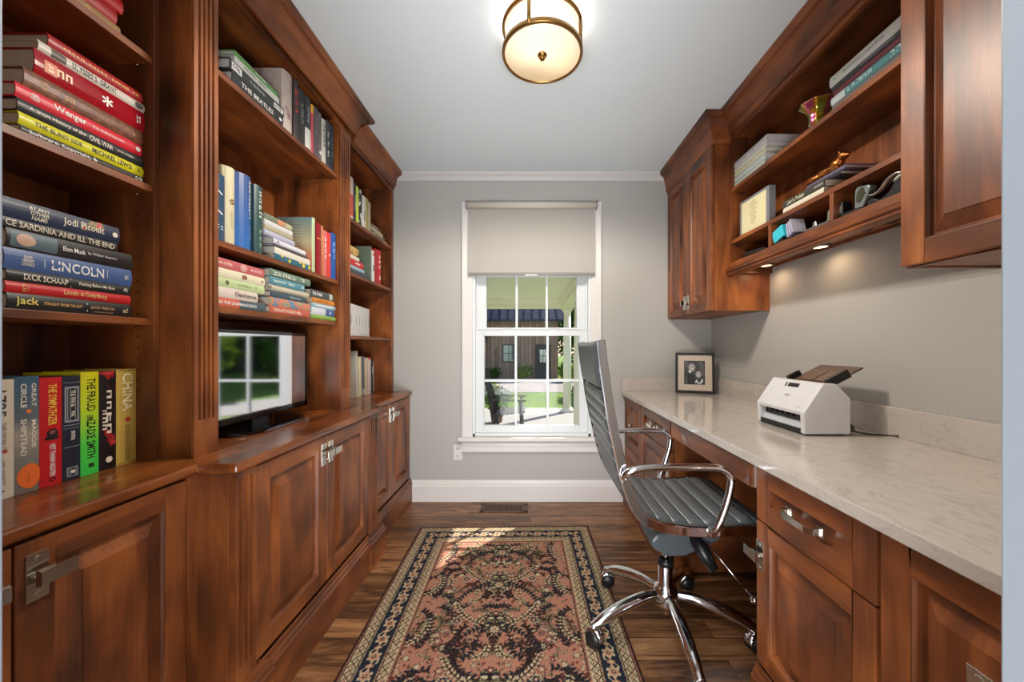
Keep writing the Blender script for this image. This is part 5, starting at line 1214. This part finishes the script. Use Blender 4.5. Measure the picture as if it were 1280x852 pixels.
row(1.575, X, [
 ('grey-green upright book just right of the charcoal lying book', 2.42, 2.445, .228, (96, 110, 96), []),
 ('white upright book with black marks beside the red pair', 2.447, 2.492, .21, (214, 212, 210), [('#', .55, .2, .4, (60, 60, 60)), ('#', .12, .1, .5, (180, 60, 50))]),
 ('dark red upright book in the middle of the far section', 2.494, 2.545, .232, (160, 22, 28), []),
 ('red upright book with large white capitals in the far section', 2.547, 2.595, .236, (192, 24, 34), [('~3', .35, .42, .6, WH), ('#', .8, .12, .3, WH)])], G)
G = 'white slim cases on the third shelf of the far left section'
xs = [2.118+.0]+[yl(p, X) for p in (443, 447.6, 451.5, 455, 458.8, 462)]
nm = ['nearest the pilaster', 'second along', 'third along', 'fourth along', 'fifth along', 'at the open end']
row(1.213, X, [('slim white case in the row of six above the worktop, '+nm[k], xs[k], xs[k+1], .186-.002*k, (206-4*k, 204-4*k, 200-4*k), [('#', .5, .3, .16, (150, 146, 140))], dict(bulge=.001, soft=True, pages=PGW, W=.14)) for k in range(6)], G, gap=.003)
G = 'upright books standing on the far end of the worktop'; X = -1.12
row(CT, X, [
 ('tall pale leaning book by the pilaster, standing on the far worktop', 2.395, 2.425, .30, (196, 190, 176), [], dict(lean=.06, bulge=.002)),
 ('cream upright book behind the tall leaning one on the far worktop', 2.440, 2.478, .262, (216, 206, 168), [], dict(lean=.03)),
 ('slate grey upright book among cream ones on the far worktop', 2.486, 2.522, .264, (92, 98, 108), [('#', .90, .15, .96, (176, 174, 176))], dict(lean=.02)),
 ('thick parchment-coloured upright book on the far worktop', 2.528, 2.572, .250, (206, 186, 158), [('#', .5, .3, .1, (170, 150, 124))]),
 ('pinkish cream upright book with a red top edge on the far worktop', 2.574, 2.626, .254, (208, 192, 184), [('#', .025, .05, 1.0, (196, 24, 48))]),
 ('black and white striped upright book at the open end of the far worktop', 2.634, 2.668, .232, (60, 58, 58), [('#', .5, .9, .3, WH, .75), ('#', .3, .2, .3, (190, 190, 190), .25)], dict(bulge=.002))], G, W=.14, gap=.002)

# --- right wall, upper shelf
X = 1.135; G = 'large flat books in the far pile on the upper right shelf'
stack(2.03, X, [
 ('pale grey-green large book at the bottom of the far right-hand pile', .033, 1.80, 2.070, (176, 186, 178), [('#', .5, .96, .05, (96, 140, 120), .95)], dict(pages=PGW)),
 ('light grey large book second from the bottom of the far right-hand pile', .030, 1.80, 2.070, (184, 192, 190), [('#', .5, .96, .05, (96, 140, 120), .95)], dict(pages=PGW)),
 ('cream-yellow large book third from the bottom of the far right-hand pile', .024, 1.795, 2.070, (206, 200, 168), [], dict(pages=PGW)),
 ('soft white large book second from the top of the far right-hand pile', .022, 1.79, 2.070, (206, 206, 196), [], dict(pages=PGW)),
 ('white large book with faint lettering topping the far right-hand pile', .034, 1.79, 2.072, (196, 198, 198), [('~8', .4, .5, .25, (130, 134, 134))], dict(pages=PGW))], G, right=True, W=.19)
G = 'large flat books in the near pile on the upper right shelf'
stack(2.03, X, [
 ('brown-grey large book at the bottom of the near right-hand pile', .026, 1.10, 1.40, (112, 102, 98), [], dict(pages=PG)),
 ('teal and white lettered book in the near right-hand pile under the maroon one', .030, 1.10, 1.405, (74, 128, 132), [('~5', .40, .34, .5, (196, 220, 220)), ('~3', .86, .2, .62, (220, 232, 232)), ('#', .1, .2, .96, (184, 196, 194))]),
 ('maroon large book in the middle of the near right-hand pile', .022, 1.10, 1.395, (96, 36, 46), []),
 ('thin black book between the maroon and the pale grey one', .020, 1.10, 1.402, (44, 46, 50), [('#', .6, .4, .4, (90, 92, 96))]),
 ('pale grey thick book with grey capitals topping the near right-hand pile', .040, 1.10, 1.412, (190, 190, 184), [('BOSTON COLLEGE', .45, .5, .22, (96, 98, 98)), ('o', .08, 1, .2, (120, 120, 110))])], G, right=True, W=.18)
G = 'books lying on the lower right shelf under the bronze figurine'
stack(1.742, X, [
 ('cream hardback at the bottom of the pile under the bronze figurine', .027, 1.440, 1.672, (206, 198, 178), [], dict(pages=PG)),
 ('black paperback with large pale title directly under the bronze figurine', .030, 1.437, 1.674, (58, 58, 52), [("Liar's Poker", .34, .44, .56, (206, 204, 170)), ('#', .88, .2, .3, (120, 120, 110))], dict(pages=PG)),
 ('thin black book lying on the pale-titled one, set back', .016, 1.40, 1.60, (46, 46, 58), [], dict(x=1.165, pages=PGW)),
 ('lilac-grey thin book topping the pile behind the bronze figurine', .016, 1.385, 1.58, (96, 92, 112), [], dict(x=1.172, pages=PGW))], G, right=True, W=.16)
fg.location.z = 1.742+.089+.001; fg.location.x += .02

# ================================================================ OUTSIDE
PZ, LWZ = -.33, -.48
struct(MB().box(-4.5, .98, YB+.16, 9.0, PZ-.15, PZ).build('porch_floor', plain((140, 138, 134), .7, bump=.2, name='bluestone'), base=False))
def grass_mat():
    m, n, l, b = mat('lawn_grass'); tc = n.new('ShaderNodeTexCoord'); nz = n.new('ShaderNodeTexNoise'); nz.inputs['Scale'].default_value = 7; nz.inputs['Detail'].default_value = 8; l.new(tc.outputs['Object'], nz.inputs[0])
    r = ramp(n, [(.35, (60, 92, 10)), (.6, (112, 148, 22)), (.75, (140, 168, 44))]); l.new(nz.outputs[0], r.inputs[0]); l.new(r.outputs[0], b.inputs['Base Color']); b.inputs['Roughness'].default_value = .9
    bp = n.new('ShaderNodeBump'); bp.inputs['Distance'].default_value = .05; n2 = n.new('ShaderNodeTexNoise'); n2.inputs['Scale'].default_value = 60; l.new(tc.outputs['Object'], n2.inputs[0]); l.new(n2.outputs[0], bp.inputs['Height']); l.new(bp.outputs[0], b.inputs['Normal']); return m
GM_ = grass_mat()
struct(MB().box(-30, 45, YB+.16, 60, LWZ-.2, LWZ).build('lawn', GM_, base=False))
struct(MB().prism([(-20, 13.2), (2.4, 13.2), (4.2, 9.8), (6.5, 6.0), (9, 3), (10.5, 3), (8.2, 7), (5.6, 12), (3.6, 14.6), (2.9, 18.9), (-20, 18.9)], LWZ-.01, LWZ+.012, 'Z').build('gravel_path', plain((128, 122, 118), .9, bump=.5, bscale=30, name='gravel'), base=False))
# porch roof and beams
pw = plain((244, 238, 222), .6, name='porch_white')
b = MB().box(-4.5, 1.0, YB+.16, 8.75, 2.22, 2.34)
struct(b.build('porch_ceiling', pw, base=False))
b = MB().box(-4.5, .98, 8.35, 8.62, 2.02, 2.22); b.box(.70, .98, YB+.16, 8.35, 2.02, 2.22)
b.sweep([(0, 2.12), (.03, 2.14), (.05, 2.20), (.05, 2.22), (0, 2.22)], [(-4.5, 8.35), (.70, 8.35), (.70, YB+.16)], 1)
struct(b.build('porch_beam', pw, base=False))
def column(x, y, label):
    t = thing('porch_column', label, 'column', (x, y, PZ), 'round white porch columns')
    MB().lathe([(.095, PZ+.10), (.090, 1.0), (.078, 1.86)], (x, y, 0), 32).build('shaft', pw, t)
    MB().box(x-.13, x+.13, y-.13, y+.13, PZ, PZ+.05).lathe([(.125, PZ+.05), (.128, PZ+.07), (.110, PZ+.095), (.096, PZ+.10)], (x, y, 0), 32).build('base', pw, t)
    MB().lathe([(.080, 1.86), (.088, 1.87), (.080, 1.89), (.085, 1.93), (.115, 1.975), (.115, 1.985)], (x, y, 0), 32).box(x-.125, x+.125, y-.125, y+.125, 1.985, 2.02).build('capital', pw, t)
column(.84, 8.48, 'white round porch column standing at the lawn corner of the porch')
column(.795, 6.05, 'white round porch column nearest the window, partly hidden by its sash')
# barn
def boards():
    m, n, l, b = mat('weathered_boards'); tc = n.new('ShaderNodeTexCoord'); br = n.new('ShaderNodeTexBrick'); br.inputs['Scale'].default_value = 1; br.inputs['Brick Width'].default_value = 3.1; br.inputs['Row Height'].default_value = .19; br.inputs['Mortar Size'].default_value = .008
    mp = n.new('ShaderNodeMapping'); mp.inputs['Rotation'].default_value = (0, 0, 0); cx = n.new('ShaderNodeCombineXYZ'); s_ = n.new('ShaderNodeSeparateXYZ'); l.new(tc.outputs['Object'], s_.inputs[0]); l.new(s_.outputs['Z'], cx.inputs[0]); l.new(s_.outputs['X'], cx.inputs[1]); l.new(cx.outputs[0], br.inputs['Vector'])
    br.inputs['Color1'].default_value = lin((158, 124, 100)); br.inputs['Color2'].default_value = lin((196, 162, 134)); br.inputs['Mortar'].default_value = lin((60, 44, 36))
    nz = n.new('ShaderNodeTexNoise'); nz.inputs['Scale'].default_value = 3; l.new(tc.outputs['Object'], nz.inputs[0]); mx = n.new('ShaderNodeMix'); mx.data_type = 'RGBA'; mx.blend_type = 'MULTIPLY'; mx.inputs[0].default_value = .5
    l.new(br.outputs[0], mx.inputs[6]); l.new(nz.outputs[0], mx.inputs[7]); l.new(mx.outputs[2], b.inputs['Base Color']); b.inputs['Roughness'].default_value = .85; return m
bn = thing('barn', 'brown board barn with dark metal roof across the lawn, seen through the window', 'barn', (-6, 21, LWZ))
MB().box(-14, 1.42, 19, 25, LWZ, 2.5).build('board_wall', boards(), bn)
rfm = plain((38, 42, 62), .45, .3, name='standing_seam'); b = MB().prism([(18.6, 2.42), (18.6, 2.52), (22, 5.6), (25.4, 2.52), (25.4, 2.42), (22, 5.45)], -14.3, 1.72, 'X')
for k in range(40): x = -14.2+.41*k; b.prism([(18.6, 2.52), (18.6, 2.57), (22, 5.66), (22, 5.6)], x-.02, x+.02, 'X')
b.build('metal_roof', rfm, bn)
DK = plain((30, 32, 36), .4, name='dark_barn_trim'); PANE = plain((150, 166, 172), .05, .85, name='barn_glass')
def barn_win(x0, x1, z0, z1, nx, nz, par, Y_=18.97):
    b = MB().box(x0, x1, Y_-.04, Y_+.03, z0, z0+.05).box(x0, x1, Y_-.04, Y_+.03, z1-.05, z1).box(x0, x0+.05, Y_-.04, Y_+.03, z0, z1).box(x1-.05, x1, Y_-.04, Y_+.03, z0, z1)
    for k in range(1, nx): x = x0+(x1-x0)*k/nx; b.box(x-.015, x+.015, Y_-.03, Y_+.03, z0, z1)
    for k in range(1, nz): z = z0+(z1-z0)*k/nz; b.box(x0, x1, Y_-.03, Y_+.03, z-.015, z+.015)
    f = b.build('barn_window', DK, par); MB().box(x0+.04, x1-.04, Y_-.005, Y_+.005, z0+.04, z1-.04).build('pane', PANE, f)
barn_win(-1.42, -.80, .36, 1.26, 2, 2, bn)
db = MB().box(.30, .98, 18.93, 19.0, LWZ, 1.18).box(.24, 1.04, 18.96, 19.0, LWZ, 1.26).build('barn_door', DK, bn)
barn_win(.42, .86, .30, 1.05, 2, 2, bn, 18.92)
lt = MB().box(-2.36, -2.24, 18.82, 18.98, 1.35, 1.62).lathe([(.02, 1.62), (.07, 1.66), (.02, 1.72)], (-2.3, 18.9, 0), 12).build('wall_lantern', DK, bn)
# rocking chair
rk = thing('rocking_chair', 'dark grey slatted rocking chair on the porch outside the window', 'rocking chair', (-.33, 6.15, PZ))
RKM = plain((64, 60, 60), .55, name='weathered_grey_paint'); rx, ry, rz = -.33, 6.15, PZ
for sy in (-.28, .28):
    P = catmull([(rx-.52, ry+sy, rz+.10), (rx-.25, ry+sy, rz+.025), (rx+.05, ry+sy, rz+.012), (rx+.38, ry+sy, rz+.07)], 6)
    MB().tube(P, .022, 8, flat=.8).build('rocker', RKM, rk)
    MB().tube([(rx+.20, ry+sy, rz+.04), (rx+.17, ry+sy, rz+.62)], .024, 8).build('leg', RKM, rk)
    MB().tube([(rx-.22, ry+sy, rz+.04), (rx-.26, ry+sy, rz+.42)], .024, 8).build('leg', RKM, rk)
    MB().box(rx-.34, rx+.26, ry+sy-.05, ry+sy+.05, rz+.62, rz+.645).build('armrest', RKM, rk, bevel=.01)
    MB().tube([(rx-.24, ry+sy*.9, rz+.36), (rx-.44, ry+sy*.9, rz+1.18)], .024, 8).build('back_post', RKM, rk)
b = MB()
for k in range(8): x = rx-.24+.062*k; b.box(x, x+.048, ry-.28, ry+.28, rz+.40+.008*k-.02, rz+.42+.008*k-.02)
b.build('seat_slats', RKM, rk)
b = MB()
for k in range(6): y = ry-.19+.076*k; b.tube([(rx-.235, y, rz+.42), (rx-.425, y, rz+1.12)], .020, 8, flat=.5)
b.build('back_slats', RKM, rk)
MB().tube([(rx-.43, ry-.26, rz+1.14), (rx-.44, ry, rz+1.17), (rx-.43, ry+.26, rz+1.14)], .035, 8).build('crest_rail', RKM, rk)
# planter with flowers
def leafball(b, c, R, n, size, rng, mi=0, flat=.9):
    for k in range(n):
        v = Vector((rng.gauss(0, 1), rng.gauss(0, 1), rng.gauss(0, 1))).normalized()*(rng.random()**.45)
        p = Vector((c[0]+v.x*R[0], c[1]+v.y*R[1], c[2]+v.z*R[2])); u = Vector((rng.gauss(0, 1), rng.gauss(0, 1), rng.gauss(0, 1))).normalized()
        t = u.cross(Vector((rng.random(), rng.random(), 1))).normalized(); s_ = size*(.6+.8*rng.random())
        b.add([p-u*s_, p+t*s_*.5, p+u*s_, p-t*s_*.5], [(0, 1, 2, 3)], mi)
rg = random.Random(3)
pl_ = thing('flower_planter', 'brown pot of white flowers and yellow-green leaves beside the rocking chair', 'potted plant', (-.66, 7.3, PZ))
MB().lathe([(.10, PZ), (.14, PZ+.24), (.155, PZ+.25), (.155, PZ+.29), (.13, PZ+.29), (.10, PZ+.05)], (-.66, 7.3, 0), 24).build('pot', plain((104, 74, 58), .8, name='terracotta'), pl_)
LF1, LF2 = plain((150, 166, 40), .6, name='yellow_green_leaf'), plain((74, 112, 36), .6, name='green_leaf')
b = MB(); leafball(b, (-.66, 7.3, PZ+.46), (.30, .26, .24), 700, .035, rg, 0); leafball(b, (-.76, 7.3, PZ+.62), (.18, .2, .18), 260, .04, rg, 1)
b.build('foliage', [LF2, LF1], pl_)
b = MB()
for k in range(46):
    a = rg.random()*6.28; r = .29*rg.random()**.5; c = (-.64+r*math.cos(a), 7.22+r*math.sin(a)*.7, PZ+.46+.22*math.sqrt(max(0, 1-(r/.31)**2)))
    for j in range(5): t = j*1.256; b.add([c, (c[0]+.026*math.cos(t-.4), c[1]-.012, c[2]+.026*math.sin(t-.4)), (c[0]+.034*math.cos(t), c[1]-.016, c[2]+.034*math.sin(t)), (c[0]+.026*math.cos(t+.4), c[1]-.012, c[2]+.026*math.sin(t+.4))], [(0, 1, 2, 3)])
b.build('white_blossoms', plain((232, 232, 226), .6, name='petal'), pl_)
# shrubs and trees
def tree(x, y, h, R, label, n, size, trunk=.18, name='tree', cols=(0, 1), grp='trees beyond the lawn'):
    t = thing(name, label, 'tree' if name == 'tree' else 'shrub', (x, y, LWZ), grp); rr = random.Random(int(x*31+y*7)); size *= 1.5 if name == 'tree' else 1.25; n = int(n*1.25)
    if name == 'tree': MB().tube([(x, y, LWZ), (x+.1, y, LWZ+h*.3), (x-.05, y+.1, LWZ+h*.62)], trunk, 10, radii=[trunk, trunk*.75, trunk*.4]).build('trunk', plain((74, 58, 44), .9, name='bark'), t)
    b = MB()
    for k in range(7 if name == 'tree' else 4):
        a = rr.random()*6.28; q = R*.5*rr.random()
        c = (x+q*math.cos(a), y+q*math.sin(a), LWZ+(h*(.22+.60*rr.random()) if name == 'tree' else h*(.4+.25*rr.random())))
        leafball(b, c, (R*.62, R*.62, (h*.26 if name == 'tree' else h*.42)), n//7, size, rr, k % 2)
    b.build('foliage', [(LF2, LF1)[cols[0]], plain((54, 88, 34), .7, name='dark_leaf') if cols[1] else LF2], t)
tree(3.9, 28.5, 9.5, 2.6, 'dark leafy tree just right of the barn, glimpsed beside the porch column', 5200, .11)
tree(7.0, 16.5, 7, 2.2, 'tall broad green tree far to the right across the lawn', 6500, .15)
tree(13.6, 18.6, 8, 3.0, 'bushy green tree right of the lawn, second from the barn side', 6500, .17)
tree(17.2, 10.0, 8, 2.8, 'full green tree at the right edge of the lawn', 6500, .17)
tree(13, 8.0, 7, 2.6, 'leafy green tree nearest the house on the right', 6000, .15)
tree(22.5, 6.5, 8, 3.0, 'large green tree farthest right beyond the path', 5000, .18)
for k, (x, y, h) in enumerate(((9.4, 21.5, 3.6), (9.2, 11.8, 2.8), (19.5, 14.0, 3.4), (13.6, 13.6, 2.4), (16.5, 3.4, 3.0), (7.4, 27.5, 4.0))):
    tree(x, y, h, 1.9, ('dense green hedge mass behind the far end of the gravel path', 'rounded green bush bordering the middle of the right lawn', 'broad dark bush between two tall trees on the right', 'low spreading bush in front of the right-hand trees', 'leafy bush nearest the house side of the garden', 'tall hedge clump directly right of the barn roof end')[k], 2600, .12, name='shrub', cols=(k % 2, 1), grp='bushes closing off the lawn')
tree(-.35, 18.2, .75, .55, 'low bright green shrub in front of the barn wall beside the door', 900, .06, name='shrub', cols=(1, 0), grp='shrubs round the lawn')
tree(-1.9, 18.0, .6, .6, 'low dark shrub under the barn window', 700, .06, name='shrub', grp='shrubs round the lawn')
tree(1.75, 17.2, 1.0, .6, 'yellow-green hedge shrub right of the barn door', 1200, .07, name='shrub', cols=(1, 0), grp='shrubs round the lawn')
tree(1.35, 10.3, .65, .40, 'silvery green shrub on the lawn beside the corner porch column', 700, .05, name='shrub', grp='shrubs round the lawn')
hg = thing('tall_hedge', 'long tall dark green hedge closing the garden behind the lawn on the right', 'hedge', (18, 22, LWZ))
rr = random.Random(11); b = MB(); A_, B_ = Vector((5.5, 33, 0)), Vector((33, 8, 0)); dd_ = (B_-A_).normalized(); nn_ = Vector((-dd_.y, dd_.x, 0))
for k in range(9000):
    p = A_.lerp(B_, rr.random())+nn_*(rr.gauss(0, .5))+Vector((0, 0, LWZ+(5.6+.8*math.sin(k*.7))*rr.random()**.8)); u = Vector((rr.gauss(0, 1), rr.gauss(0, 1), rr.gauss(0, 1))).normalized(); t_ = u.cross(Vector((rr.random(), rr.random(), 1))).normalized(); s_ = .22+.22*rr.random()
    b.add([p-u*s_, p+t_*s_*.6, p+u*s_, p-t_*s_*.6], [(0, 1, 2, 3)], k % 2)
b.build('foliage', [LF2, plain((44, 76, 30), .7, name='hedge_leaf')], hg)
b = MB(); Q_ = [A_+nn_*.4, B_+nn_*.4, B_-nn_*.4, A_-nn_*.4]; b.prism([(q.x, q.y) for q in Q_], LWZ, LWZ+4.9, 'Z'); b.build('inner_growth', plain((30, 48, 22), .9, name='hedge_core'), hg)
# sky comes from the world
